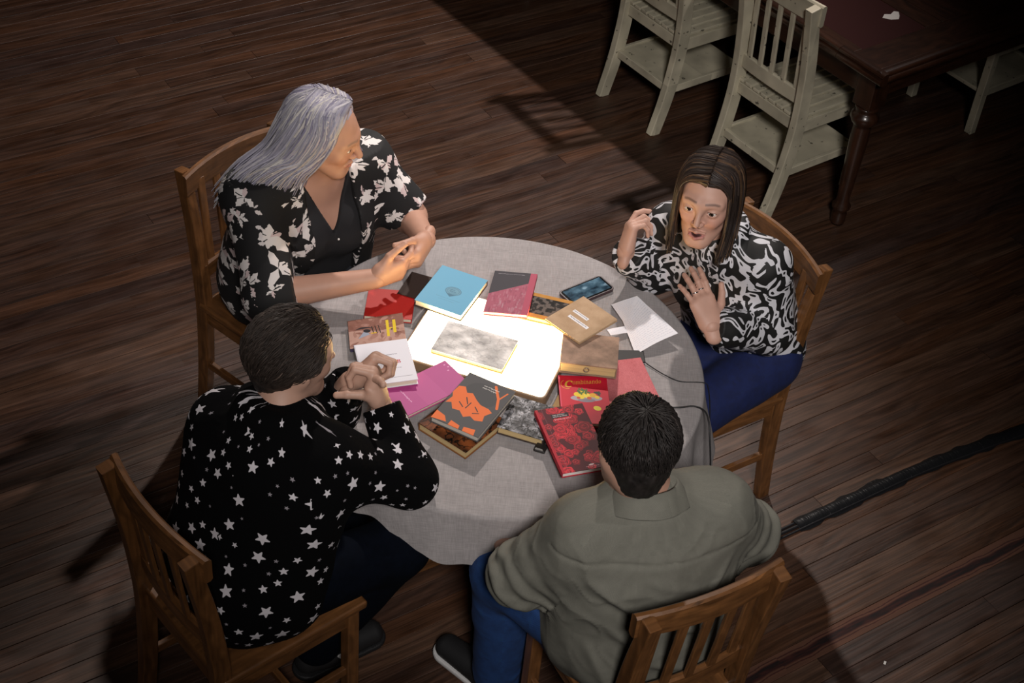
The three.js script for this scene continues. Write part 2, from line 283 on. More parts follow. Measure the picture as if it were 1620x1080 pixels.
// hem height at each bearing round the table (degrees, measured from +x towards +z): the cloth hangs unevenly
const HEM = [[-180, 0.15], [-150, 0.14], [-120, 0.16], [-90, 0.17], [-60, 0.17], [-30, 0.19], [-15, 0.20], [0, 0.21], [12, 0.23], [24, 0.25], [34, 0.24], [46, 0.18], [60, 0.15], [75, 0.15], [88, 0.155], [96, 0.158], [104, 0.135], [110, 0.105], [116, 0.085], [123, 0.10], [131, 0.155], [138, 0.165], [150, 0.15], [180, 0.15]];
const hemAt = (deg) => { let i = 0; while (i < HEM.length - 2 && HEM[i + 1][0] < deg) i++; const [a, b] = [HEM[i], HEM[i + 1]], t = clamp((deg - a[0]) / (b[0] - a[0]), 0, 1); return lerp(a[1], b[1], t * t * (3 - 2 * t)); };
{
  const n = 360, rings = [], pos = [], uv = [], idx = [];
  for (const r of [0, 0.1, 0.2, 0.3, 0.4, 0.48, 0.53, 0.555, 0.565]) rings.push(['flat', r]);
  for (let k = 1; k <= 5; k++) rings.push(['bend', k / 5]);
  for (let k = 1; k <= 14; k++) rings.push(['drop', k / 14]);
  rings.forEach(([kind, q]) => {
    for (let i = 0; i <= n; i++) {
      const deg = i / n * 360 - 180, a = deg * Math.PI / 180, d = hemAt(deg);
      let r, y;
      const wr = 0.0012 * fbm(Math.cos(a) * 4 * (kind === 'flat' ? q : 0.57) + 9, Math.sin(a) * 4 * (kind === 'flat' ? q : 0.57), 3, 2);
      if (kind === 'flat') { r = q; y = TOP + 0.001 + Math.max(0, wr); }
      else if (kind === 'bend') { const b = q * Math.PI / 2; r = 0.565 + 0.012 * Math.sin(b); y = TOP + 0.001 + Math.max(0, wr) * (1 - q) - 0.012 * (1 - Math.cos(b)); }
      else {
        const fold = Math.sin(deg * 0.21 + 1.3 * Math.sin(deg * 0.043)) * 0.6 + 0.5 * fbm(deg * 0.06, q * 1.2, 5, 3) + 0.35 * Math.sin(deg * 0.5 + 2);
        const right = sst(-30, 10, deg) * (1 - sst(40, 60, deg));
        r = 0.577 + q * (0.006 + (0.012 + 0.016 * right) * (1 + fold) + 0.022 * right * (0.5 + 0.5 * Math.sin(deg * 0.33 + 0.4))) + 0.003 * q * fbm(deg * 0.25, q * 5, 2, 2);
        y = TOP - 0.011 - q * d;
      }
      pos.push(r * Math.cos(a), y, r * Math.sin(a));
      const rad = kind === 'flat' ? q : kind === 'bend' ? 0.565 + q * 0.019 : 0.584 + q * d;
      uv.push(rad * Math.cos(a) / 0.5, rad * Math.sin(a) / 0.5);
    }
  });
  const w = n + 1;
  for (let j = 0; j < rings.length - 1; j++) for (let i = 0; i < n; i++) { const a = j * w + i, b = a + 1, c = a + w, d = c + 1; if (j) idx.push(a, b, d); idx.push(a, d, c); }
  const g = new THREE.BufferGeometry(); g.setAttribute('position', new THREE.Float32BufferAttribute(pos, 3)); g.setAttribute('uv', new THREE.Float32BufferAttribute(uv, 2)); g.setIndex(idx); g.computeVertexNormals();
  const weave = dataTex(512, 512, (u, v, x, y) => { const k = 120; return clamp(140 + 50 * (Math.sin(u * k * 6.283) * Math.sin(v * k * 6.283)) + 40 * vnoise(x * 0.5, y * 0.07, 1) + 30 * vnoise(x * 0.07, y * 0.5, 4), 0, 255); });
  const linen = dataTex(512, 512, (u, v, x, y) => { const c = 225 + 10 * vnoise(x * 0.6, y * 0.05, 1) + 10 * vnoise(x * 0.05, y * 0.6, 4) + 12 * fbm(u * 5, v * 5, 8, 3); return [c, c * 0.972, c * 0.96]; }, true);
  const m = std({ map: linen, roughness: 0.95, bumpMap: weave, bumpScale: 0.0006, side: THREE.DoubleSide }); m.color.setRGB(0.385, 0.383, 0.392);
  tag(mesh('tablecloth', g, m, scene), 'pale grey-pink linen tablecloth draped over the round table', 'tablecloth');
}
// ---------------------------------------------------------------- cable run on the floor
{
  const rubber = std({ roughness: 0.45 }); rubber.color.setRGB(0.012, 0.012, 0.014);
  const tape = std({ roughness: 0.35, bumpMap: dataTex(256, 64, (u, v) => 128 + 120 * fbm(u * 30, v * 6, 6, 3)), bumpScale: 0.0012 }); tape.color.setRGB(0.009, 0.0095, 0.011);
  const path = [[0.55, 0.10], [0.846, -0.098], [1.146, -0.313], [1.419, -0.507], [1.827, -0.761], [2.3, -1.06]];
  const cable = (off, r, label, y) => { const o = tag(mesh(numbered('floor_cable'), tube(path.map(([x, z], i) => [x + off * 0.53 + 0.004 * Math.sin(i * 3 + off * 200), y, z + off * 0.85]), r, 60, 8), rubber, scene), label, 'cable', 'cables taped along the floor'); return o; };
  cable(-0.012, 0.0045, 'thin black cable running along the tape edge farther from grey shirt', 0.0045); cable(0.004, 0.006, 'thick black cable in the middle of the taped floor run', 0.006); cable(0.017, 0.004, 'thin black cable along the tape edge nearer the slat-back chair', 0.004);
  // glossy tape over the bundle, wrinkled
  const pos = [], uv = [], idx = [], cv = new THREE.CatmullRomCurve3(path.slice(1).map(([x, z]) => V(x, 0, z))), N = 120, prof = [[-0.026, 0.0012], [-0.019, 0.0035], [-0.013, 0.0105], [0.004, 0.0135], [0.018, 0.0095], [0.024, 0.003], [0.029, 0.0012]];
  for (let i = 0; i <= N; i++) { const t = 0.12 + i / N * 0.88, p = cv.getPoint(t), d = cv.getTangent(t), nx = -d.z, nz = d.x; prof.forEach(([o, y], k) => { const e = (k === 0 || k === 6) ? 0.006 * vnoise(i * 0.3, k, 1) : 0; pos.push(p.x - nx * (o + e), y + (k > 0 && k < 6 ? 0.0012 * (1 + vnoise(i * 0.8, k * 2, 3)) : 0), p.z - nz * (o + e)); uv.push(i / 12, k / 6); }); }
  for (let i = 0; i < N; i++) for (let k = 0; k < 6; k++) { const a = i * 7 + k; idx.push(a, a + 1, a + 7, a + 1, a + 8, a + 7); }
  const g = new THREE.BufferGeometry(); g.setAttribute('position', new THREE.Float32BufferAttribute(pos, 3)); g.setAttribute('uv', new THREE.Float32BufferAttribute(uv, 2)); g.setIndex(idx); g.computeVertexNormals();
  tape.side = THREE.DoubleSide;
  tag(mesh('floor_tape', g, tape, scene), 'wrinkled black tape strip covering the cables on the floor', 'tape');
  const pm = std({ roughness: 0.9 }); pm.color.setRGB(0.7, 0.69, 0.66);
  const bit = (x, z, a, s, label) => { const b = tag(mesh(numbered('paper_bit'), new THREE.BoxGeometry(0.011 * s, 0.001, 0.006 * s).rotateZ(0.02), pm, scene), label, 'litter'); b.position.set(x, 0.0012, z); b.rotation.y = a; };
  bit(1.213, 0.305, 1.2, 1.1, 'tiny white paper bit on bare boards beside slat-back chair');
}
// ---------------------------------------------------------------- light box in the middle of the table
{
  const A = -0.28, w = 0.425, d = 0.33, top = 0.790, r = 0.022;
  const box = thing('light_box', 'glowing white flat light box with rounded corners lying among the books', 'light box', [-0.021, 0.7525, -0.044], A);
  const rr2 = (W, D, R) => { const s = new THREE.Shape(), x = W / 2, y = D / 2; s.moveTo(-x + R, -y); s.lineTo(x - R, -y); s.quadraticCurveTo(x, -y, x, -y + R); s.lineTo(x, y - R); s.quadraticCurveTo(x, y, x - R, y); s.lineTo(-x + R, y); s.quadraticCurveTo(-x, y, -x, y - R); s.lineTo(-x, -y + R); s.quadraticCurveTo(-x, -y, -x + R, -y); return s; };
  const slab = (W, D, R, h, b) => new THREE.ExtrudeGeometry(rr2(W - 2 * b, D - 2 * b, R), { depth: h - 2 * b, bevelEnabled: b > 0, bevelThickness: b, bevelSize: b, bevelSegments: 2, curveSegments: 8 }).rotateX(-Math.PI / 2).translate(0, b, 0);
  const bm = std({ roughness: 0.5 }); bm.color.setRGB(0.20, 0.13, 0.08);
  mesh('housing', slab(w, d, r, 0.035, 0.003), bm, box);
  const em = std({ roughness: 0.5, emissive: new THREE.Color(1, 0.86, 0.6), emissiveIntensity: 4 }); em.color.setRGB(0.8, 0.8, 0.8);
  const g = slab(w - 0.012, d - 0.012, r - 0.004, 0.002, 0); g.translate(0, 0.0352, 0); mesh('diffuser', g, em, box);
  const L = new THREE.RectAreaLight(new THREE.Color(1, 0.65, 0.22), 27.0, w - 0.03, d - 0.03);
  L.position.set(-0.021, top + 0.0005, -0.044); L.rotation.order = 'YXZ'; L.rotation.set(Math.PI / 2, A, 0);
  scene.add(L);
}
// ---------------------------------------------------------------- books
const pageTex = dataTex(64, 256, (u, v, x, y) => { const c = 215 + 30 * (hash3(0, y, 1) - 0.5) + 16 * (hash3(0, y >> 2, 7) - 0.5); return [c, c * 0.96, c * 0.86]; }, true);
const pagesMat = std({ map: pageTex, roughness: 0.9 });
const oldPagesMat = std({ map: pageTex, roughness: 0.9 }); oldPagesMat.color.setRGB(0.72, 0.58, 0.36);
function words(c, x, y, w, h, col, seed) { reseed(seed); c.fillStyle = col; let q = x; while (q < x + w) { const l = Math.min(rr(h * 1.2, h * 4), x + w - q); for (let k = q; k < q + l; k += h * 0.62) c.fillRect(k, y + (rnd() < 0.3 ? -h * 0.25 : 0), h * 0.42, h * (0.7 + (rnd() < 0.25 ? 0.3 : 0))); q += l + h * 0.55; } }
function book(label, { c, w, d, rot, top, th, spine = 'L', color, pages = pagesMat, tex, gloss = 0.5, coat = 0, hard = 0.0018, inset = 0.003, tilt = [0, 0], round = 0.0006, name = 'book', spineColor, bump }) {
  const t = thing(name, label, 'book', [c[0], top - th, c[1]], 0, 'books spread over the round table');
  t.rotation.order = 'YXZ'; t.rotation.set(tilt[0], rot, tilt[1]);
  const plain = phys({ specularIntensity: 0.45, roughness: Math.min(0.95, gloss + 0.22), clearcoat: coat * 0.12, clearcoatRoughness: 0.4 }); plain.color.setRGB(...color);
  const front = tex ? phys({ map: tex, specularIntensity: 0.45, roughness: Math.min(0.95, gloss + 0.22), clearcoat: coat * 0.12, clearcoatRoughness: 0.4, ...(bump ? { bumpMap: bump, bumpScale: 0.0006 } : {}) }) : plain;
  const fc = rbox(w, hard, d, 0, th - hard / 2, 0, round, 1);
  { const p = fc.attributes.position, uv = fc.attributes.uv; for (let i = 0; i < p.count; i++) uv.setXY(i, clamp(p.getX(i) / w + 0.5, 0.002, 0.998), clamp(0.5 - p.getZ(i) / d, 0.002, 0.998)); }
  mesh('front_cover', fc, front, t);
  mesh('back_cover', rbox(w, hard, d, 0, hard / 2, 0, round, 1), plain, t);
  const s = { L: [-1, 0], R: [1, 0], T: [0, -1], B: [0, 1] }[spine];
  const sp = s[0] ? rbox(hard, th - 2 * hard, d, s[0] * (w / 2 - hard / 2), th / 2, 0, round, 1) : rbox(w, th - 2 * hard, hard, 0, th / 2, s[1] * (d / 2 - hard / 2), round, 1);
  let spm = plain; if (spineColor) { spm = std({ roughness: 0.6 }); spm.color.setRGB(...spineColor); }
  mesh('spine', sp, spm, t);
  const pw = s[0] ? w - hard - inset : w - 2 * inset, pd = s[1] ? d - hard - inset : d - 2 * inset;
  const pg = new THREE.BoxGeometry(pw, th - 2 * hard - 0.0002, pd); pg.translate(s[0] ? s[0] * (inset - hard) / 2 : 0, th / 2, s[1] ? s[1] * (inset - hard) / 2 : 0);
  { const p = pg.attributes.position, uv = pg.attributes.uv; for (let i = 0; i < p.count; i++) uv.setXY(i, (p.getX(i) + p.getZ(i)) / 0.1, p.getY(i) / 0.03); }
  mesh('pages', pg, pages, t);
  return t;
}
const blotch = (c, W, H, n, cols, r0, r1, seed) => { reseed(seed); for (let i = 0; i < n; i++) { c.fillStyle = cols[Math.floor(rnd() * cols.length)]; c.globalAlpha = rr(0.15, 0.7); c.beginPath(); c.ellipse(rnd() * W, rnd() * H, rr(r0, r1), rr(r0, r1) * 0.6, rnd() * 3, 0, 7); c.fill(); } c.globalAlpha = 1; };
const marble = (base, amp, fr, tint, seed, vein = 0.9) => dataTex(384, 384, (u, v) => { const a = fbm(u * fr, v * fr, seed, 5), b = Math.abs(fbm(u * fr * 1.7 + 4, v * fr * 1.7, seed + 2, 4)); const g = clamp(base + amp * a - amp * vein * sst(0.12, 0, b) + 20 * (hash3(Math.floor(u * 384), Math.floor(v * 384), 3) - 0.5), 0, 255); return [g * tint[0], g * tint[1], g * tint[2]]; }, true);

// red book by the hands
book('plain glossy red book lying between the clasped hands and picture book', { c: [-0.318, -0.186], w: 0.135, d: 0.125, rot: 0.02, top: 0.768, th: 0.015, color: [0.42, 0.018, 0.014], gloss: 0.3, coat: 0.4 });
// picture book with yellow letters
book('brown illustrated book with yellow lettering, between red book and white book', { c: [-0.336, -0.041], w: 0.154, d: 0.117, rot: 0.203, top: 0.788, th: 0.013, spine: 'B', tilt: [0, 0.16], color: [0.05, 0.04, 0.09], gloss: 0.28, coat: 0.5, tex: canvasTex(512, 368, (c, W, H) => {
  c.fillStyle = '#7d5347'; c.fillRect(0, 0, W, H); c.fillStyle = '#a98679'; c.beginPath(); c.moveTo(0, H * 0.4); c.bezierCurveTo(W * 0.3, H * 0.38, W * 0.4, H * 0.5, W * 0.6, H * 0.52); c.lineTo(W, H * 0.4); c.lineTo(W, H); c.lineTo(0, H); c.fill();
  blotch(c, W, H, 120, ['#8b6154', '#6d4236', '#b08c80'], 8, 46, 3);
  c.fillStyle = '#8b94a4'; c.beginPath(); c.moveTo(W * 0.16, H * 0.7); c.lineTo(W * 0.3, H * 0.42); c.lineTo(W * 0.38, H * 0.6); c.fill();
  c.fillStyle = '#17141a'; c.beginPath(); c.ellipse(W * 0.33, H * 0.46, 34, 22, 0.3, 0, 7); c.fill(); c.beginPath(); c.moveTo(W * 0.12, H * 0.38); c.quadraticCurveTo(W * 0.25, H * 0.22, W * 0.46, H * 0.4); c.quadraticCurveTo(W * 0.3, H * 0.34, W * 0.12, H * 0.38); c.fill();
  c.strokeStyle = '#2a1b17'; c.lineWidth = 9; for (const x of [0.42, 0.48, 0.54]) { c.beginPath(); c.moveTo(W * x, H * 0.32); c.lineTo(W * (x + 0.03), H * 0.6); c.stroke(); }
  c.fillStyle = '#c8a21c'; c.fillRect(W * 0.4, H * 0.55, 52, 14); c.fillStyle = '#d2b723'; c.fillRect(W * 0.68, H * 0.18, 26, H * 0.58); c.fillRect(W * 0.80, H * 0.2, 28, H * 0.46); c.fillRect(W * 0.70, H * 0.46, 40, 16); c.fillStyle = '#3a2a10'; c.fillRect(W * 0.76, H * 0.5, 16, 20);
}) });
// white book with red title
book('white paperback with small red title under the clasped fists', { c: [-0.292, 0.122], w: 0.145, d: 0.165, rot: 0.30, top: 0.822, th: 0.018, color: [0.70, 0.70, 0.73], gloss: 0.45, tilt: [0, 0.04], tex: canvasTex(384, 440, (c, W, H) => {
  c.fillStyle = '#dcdbe2'; c.fillRect(0, 0, W, H); c.fillStyle = '#c9c7d0'; c.fillRect(0, 0, 10, H);
  words(c, W * 0.5, H * 0.33, W * 0.24, 9, '#6a6a72', 4); c.fillStyle = '#b02030'; c.font = 'bold 50px serif'; c.fillText('198', W * 0.56, H * 0.56); words(c, W * 0.56, H * 0.66, W * 0.2, 8, '#8a8a94', 6);
  c.fillStyle = '#77777f'; c.fillRect(W * 0.3, H * 0.88, W * 0.62, 3);
}) });
// pink book
book('magenta pink glossy paperback between white book and orange-black book', { c: [-0.178, 0.187], w: 0.215, d: 0.114, rot: 0.749, top: 0.803, th: 0.012, spine: 'L', color: [0.46, 0.085, 0.22], gloss: 0.3, coat: 0.45, tilt: [0.02, 0], tex: canvasTex(512, 280, (c, W, H) => {
  c.fillStyle = '#a53c7c'; c.fillRect(0, 0, W, H); c.fillStyle = '#aa4280'; c.fillRect(W * 0.35, 0, W * 0.3, H);
  c.save(); c.translate(W * 0.22, H * 0.25); c.rotate(Math.PI / 2); words(c, 0, 0, H * 0.45, 10, '#d6a6c6', 9); c.restore();
  c.fillStyle = '#cf8db8'; for (const [x, y] of [[0.93, 0.1], [0.95, 0.2], [0.91, 0.3]]) c.fillRect(W * x, H * y, 12, 10);
}) });
// old leather volume under the orange and pink books
book('old brown leather-bound book under the orange-black book', { c: [-0.072, 0.275], w: 0.160, d: 0.162, rot: -0.607, top: 0.7795, th: 0.026, spine: 'L', color: [0.20, 0.085, 0.03], pages: oldPagesMat, gloss: 0.45, coat: 0.2, tex: marble(110, 90, 6, [1, 0.55, 0.28], 4), hard: 0.003 });
// orange and black book
const orange = book('black book with orange animal illustration beside the pink book', { c: [-0.046, 0.249], w: 0.140, d: 0.203, rot: -0.433, top: 0.820, th: 0.018, spine: 'L', color: [0.07, 0.068, 0.068], pages: std({ color: 0xb9b4ab, roughness: 0.9 }), gloss: 0.4, coat: 0.2, tex: canvasTex(420, 610, (c, W, H) => {
  c.fillStyle = '#4b4a4b'; c.fillRect(0, 0, W, H); c.fillStyle = '#434344'; c.beginPath(); c.ellipse(W * 0.5, H * 0.3, 150, 130, 0.2, 0, 7); c.fill();
  const O = '#d96a33'; c.fillStyle = O; c.strokeStyle = O; c.lineCap = 'round';
  c.lineWidth = 22; c.beginPath(); c.moveTo(W * 0.92, H * 0.42); c.lineTo(W * 0.82, H * 0.25); c.lineTo(W * 0.62, H * 0.06); c.stroke(); c.lineWidth = 13; c.beginPath(); c.moveTo(W * 0.83, H * 0.26); c.lineTo(W * 0.9, H * 0.1); c.stroke();
  const poly = (pts) => { c.beginPath(); pts.forEach(([x, y], i) => i ? c.lineTo(x * W, y * H) : c.moveTo(x * W, y * H)); c.closePath(); c.fill(); };
  poly([[0.02, 0.30], [0.14, 0.27], [0.24, 0.36], [0.34, 0.33], [0.5, 0.42], [0.62, 0.47], [0.8, 0.48], [0.9, 0.52], [0.82, 0.62], [0.86, 0.72], [0.72, 0.76], [0.6, 0.72], [0.5, 0.78], [0.36, 0.7], [0.22, 0.72], [0.12, 0.62], [0.02, 0.66], [0.06, 0.52], [0.0, 0.44]]);
  c.fillStyle = '#4b4a4b'; poly([[0.0, 0.70], [0.3, 0.76], [0.6, 0.83], [0.95, 0.78], [0.95, 0.86], [0.6, 0.93], [0.2, 0.87], [0.0, 0.82]]);
  c.fillStyle = O; poly([[0, 0.84], [0.2, 0.88], [0.3, 0.97], [0.0, 1]]); poly([[0.36, 0.91], [0.56, 0.94], [0.58, 1], [0.36, 1]]); poly([[0.64, 0.93], [0.86, 0.9], [0.9, 1], [0.66, 1]]);
  c.strokeStyle = '#3c3432'; c.lineWidth = 9; for (const [x, y, a, b] of [[0.3, 0.44, 0.4, 0.54], [0.44, 0.5, 0.42, 0.62], [0.56, 0.54, 0.66, 0.6], [0.24, 0.56, 0.36, 0.62], [0.6, 0.66, 0.7, 0.62]]) { c.beginPath(); c.moveTo(x * W, y * H); c.lineTo(a * W, b * H); c.stroke(); }
  words(c, W * 0.42, H * 0.115, W * 0.32, 12, '#cfcac4', 21); words(c, W * 0.42, H * 0.16, W * 0.28, 12, '#cfcac4', 22);
}) });
// grey mottled notebook with strap
const grey = book('small grey speckled old book between the orange-black book and roses book', { c: [0.098, 0.241], w: 0.126, d: 0.130, rot: -0.269, top: 0.785, th: 0.026, spine: 'R', color: [0.05, 0.035, 0.03], pages: oldPagesMat, gloss: 0.35, coat: 0.35, tex: marble(112, 150, 9, [1, 1.0, 1.03], 12), hard: 0.003 });
{ const sm = std({ roughness: 0.5 }); sm.color.setRGB(0.015, 0.013, 0.012); const g = merge([rbox(0.018, 0.002, 0.05, 0.055, 0.0272, 0.035, 0.0008), rbox(0.002, 0.03, 0.05, 0.0645, 0.0135, 0.035, 0.0008), rbox(0.03, 0.008, 0.03, 0.062, 0.005, 0.075, 0.003)]); mesh('strap', g, sm, grey).userData.label = 'black leather strap'; }
// roses book
book('red book covered in printed roses with black title plate', { c: [0.216, 0.318], w: 0.133, d: 0.234, rot: 0.36, top: 0.802, th: 0.016, spine: 'L', color: [0.40, 0.02, 0.035], pages: std({ color: 0xd8d4d0, roughness: 0.9 }), gloss: 0.4, coat: 0.25, tex: canvasTex(448, 788, (c, W, H) => {
  c.fillStyle = '#4a0c18'; c.fillRect(0, 0, W, H); reseed(31);
  for (let i = 0; i < 46; i++) { const x = rnd() * W, y = rnd() * H, R = rr(36, 70); const cols = ['#9c1826', '#b3202e', '#86141f', '#c42a36']; c.fillStyle = cols[i % 4]; c.beginPath(); for (let k = 0; k <= 24; k++) { const a = k / 24 * 6.283, r = R * (1 + 0.1 * Math.sin(a * 5 + i)); c.lineTo(x + r * Math.cos(a), y + r * Math.sin(a)); } c.fill(); c.strokeStyle = '#5c0f1a'; c.lineWidth = 5; for (let q = 0; q < 5; q++) { const r = R * (0.85 - q * 0.17); c.beginPath(); c.arc(x + rr(-3, 3), y + rr(-3, 3), r, q * 1.7, q * 1.7 + 3.9); c.stroke(); } c.strokeStyle = '#d8434c'; c.lineWidth = 3; for (let q = 0; q < 4; q++) { const r = R * (0.76 - q * 0.18); c.beginPath(); c.arc(x, y, r, q * 2.1 + 3, q * 2.1 + 5); c.stroke(); } }
  c.fillStyle = '#a31a2b'; c.fillRect(0, 0, 26, H); c.strokeStyle = '#8f5360'; c.lineWidth = 2; c.beginPath(); c.moveTo(62, 0); c.lineTo(62, H); c.stroke();
  c.fillStyle = '#211a1e'; c.beginPath(); c.roundRect(W * 0.27, H * 0.105, W * 0.36, 50, 12); c.fill(); words(c, W * 0.30, H * 0.118, W * 0.25, 11, '#c9c3c3', 41); words(c, W * 0.30, H * 0.143, W * 0.28, 11, '#c9c3c3', 42); words(c, W * 0.3, H * 0.19, W * 0.34, 10, '#dcb9bd', 43);
  c.fillStyle = '#d9c9cb'; c.beginPath(); c.ellipse(W * 0.62, H * 0.935, 26, 8, -0.1, 0, 7); c.fill(); words(c, W * 0.5, H * 0.955, W * 0.26, 8, '#c79aa2', 44);
}) });
// red cookery book
book('red cookery book showing a bowl of yellow fruit and gold script title', { c: [0.244, 0.152], w: 0.132, d: 0.185, rot: 0.10, top: 0.7855, th: 0.014, spine: 'L', color: [0.42, 0.02, 0.035], gloss: 0.35, coat: 0.35, tex: canvasTex(420, 560, (c, W, H) => {
  c.fillStyle = '#bb1730'; c.fillRect(0, 0, W, H); c.fillStyle = '#c9455c'; c.fillRect(0, 0, 12, H);
  c.fillStyle = '#cfa23c'; c.font = 'italic bold 108px serif'; c.fillText('C', W * 0.09, H * 0.25); c.font = 'italic 62px serif'; c.save(); c.translate(W * 0.28, H * 0.19); c.rotate(-0.1); c.fillText('ombinando', 0, 0, W * 0.6); c.restore();
  c.strokeStyle = '#cfa23c'; c.lineWidth = 4; c.beginPath(); c.arc(W * 0.17, H * 0.19, 52, 1.2, 4.2); c.stroke();
  c.fillStyle = '#a49aa2'; c.beginPath(); c.ellipse(W * 0.54, H * 0.475, 136, 38, 0, 0, Math.PI * 2); c.fill(); c.fillStyle = '#877c88'; c.beginPath(); c.ellipse(W * 0.54, H * 0.52, 74, 22, 0, 0, 7); c.fill();
  reseed(8); const fr = [['#e2c22e', 0.36, 0.40, 30], ['#dcb426', 0.48, 0.36, 34], ['#ead24a', 0.56, 0.42, 32], ['#d9a52c', 0.68, 0.41, 30], ['#e4cb3a', 0.44, 0.45, 28], ['#c5583a', 0.6, 0.47, 20], ['#dfc03a', 0.76, 0.45, 22], ['#c04a35', 0.38, 0.47, 16]];
  for (const [col, x, y, R] of fr) { c.fillStyle = col; c.beginPath(); c.ellipse(W * x, H * y, R, R * 0.85, 0.3, 0, 7); c.fill(); }
  c.fillStyle = '#3f6a2c'; for (let i = 0; i < 16; i++) { c.beginPath(); c.ellipse(W * rr(0.38, 0.6), H * rr(0.28, 0.38), 16, 7, rnd() * 3, 0, 7); c.fill(); } c.fillStyle = '#2c3a30'; for (let i = 0; i < 7; i++) { c.beginPath(); c.ellipse(W * rr(0.72, 0.82), H * rr(0.34, 0.4), 15, 8, rnd() * 3, 0, 7); c.fill(); }
  c.fillStyle = '#e0cf35'; c.beginPath(); c.ellipse(W * 0.74, H * 0.68, 34, 26, 0.4, 0, 7); c.fill();
}) });
// pale red folder
book('faded red cloth folder under the thick brown book', { c: [0.360, 0.062], w: 0.146, d: 0.212, rot: 0.319, top: 0.7665, th: 0.011, spine: 'R', color: [0.46, 0.13, 0.14], gloss: 0.8, tex: dataTex(128, 128, (u, v, x, y) => { const a = 12 * vnoise(x * 0.9, y * 0.9, 2) + 14 * fbm(u * 5, v * 5, 5, 3); return [196 + a, 112 + a, 116 + a]; }, true) });
// plain tan book under the corner of the light box
book('plain tan old book under the red cookery book', { c: [0.212, 0.175], w: 0.10, d: 0.09, rot: -0.28, top: 0.7695, th: 0.016, spine: 'B', color: [0.33, 0.21, 0.10], pages: oldPagesMat, gloss: 0.7 });
// thick brown book
const thick = book('thick brown leather book with clasp mark under the kraft booklet', { c: [0.250, 0.0], w: 0.155, d: 0.130, rot: -0.03, top: 0.830, th: 0.038, spine: 'R', color: [0.24, 0.165, 0.115], pages: oldPagesMat, gloss: 0.5, coat: 0.15, tex: marble(150, 45, 5, [1, 0.82, 0.70], 21, 0.12), hard: 0.004, inset: 0.004 });
{ const g = new THREE.TorusGeometry(0.007, 0.0016, 8, 20); g.translate(-0.005, 0.018, 0.0625); const m = std({ roughness: 0.4, metalness: 0.7 }); m.color.setRGB(0.3, 0.24, 0.18); mesh('clasp_ring', g, m, thick); }
// kraft booklet with two white labels
const kraft = book('brown kraft-paper booklet with two white labels', { c: [0.222, -0.112], w: 0.150, d: 0.134, rot: 0.811, top: 0.842, th: 0.008, spine: 'T', color: [0.42, 0.27, 0.15], gloss: 0.75, tilt: [-0.03, 0.03], tex: dataTex(128, 128, (u, v, x, y) => { const a = 16 * fbm(u * 7, v * 7, 5, 4) + 8 * (hash3(x, y, 2) - 0.5); return [178 + a, 150 + a, 121 + a]; }, true) });
for (const [x, z, l, s] of [[0.010, -0.012, 0.056, 5], [-0.016, 0.004, 0.074, 6]]) {
  const g = new THREE.BoxGeometry(0.011, 0.0004, l); g.translate(x, 0.0083, z);
  const p = g.attributes.position, uv = g.attributes.uv; for (let i = 0; i < p.count; i++) uv.setXY(i, (p.getZ(i) - z) / l + 0.5, (p.getX(i) - x) / 0.011 + 0.5);
  mesh('label', g, std({ roughness: 0.8, map: canvasTex(256, 40, (c, W, H) => { c.fillStyle = '#e2e0e2'; c.fillRect(0, 0, W, H); words(c, 14, 13, W - 28, 13, '#55555c', s); }, true, false) }), kraft).userData.label = 'white printed label strip';
}
// dark marbled book with tan leather edges
book('dark marbled old book with tan leather edges beneath kraft booklet', { c: [0.129, -0.186], w: 0.150, d: 0.108, rot: -0.20, top: 0.808, th: 0.017, spine: 'L', color: [0.34, 0.20, 0.08], pages: oldPagesMat, gloss: 0.5, hard: 0.0025, tex: dataTex(384, 256, (u, v) => { if (v > 0.86 || v < 0.16) { const a = 14 * fbm(u * 9, v * 9, 2, 3); return [178 + a, 128 + a, 62 + a]; } const a = fbm(u * 16, v * 11, 4, 4); const k = a > 0.05 ? 92 : 44 + 40 * a; return [k, k * 0.92, k * 0.86]; }, true) });
// magenta-edged book
book('dull maroon book with black upper corner beside the pale blue book', { c: [0.021, -0.219], w: 0.124, d: 0.190, rot: -0.10, top: 0.824, th: 0.013, spine: 'R', color: [0.36, 0.06, 0.10], gloss: 0.4, coat: 0.3, tilt: [0, 0.10], tex: canvasTex(384, 580, (c, W, H) => {
  c.fillStyle = '#9c5264'; c.fillRect(0, 0, W, H); reseed(3); for (let i = 0; i < 260; i++) { c.fillStyle = ['#b07a86', '#8a4456', '#a8949a', '#7d3a4c'][i % 4]; c.globalAlpha = 0.35; c.fillRect(rnd() * W, rnd() * H, rr(4, 26), rr(14, 70)); } c.globalAlpha = 1;
  c.fillStyle = '#38353b'; c.beginPath(); c.moveTo(0, 0); c.lineTo(W, 0); c.lineTo(W, H * 0.2); c.lineTo(0, H * 0.56); c.fill(); c.fillStyle = '#77737a'; words(c, W * 0.1, H * 0.055, W * 0.62, 8, '#8c888e', 15);
  c.fillStyle = '#a5475c'; c.fillRect(W * 0.85, 0, W * 0.15, H);
}) });
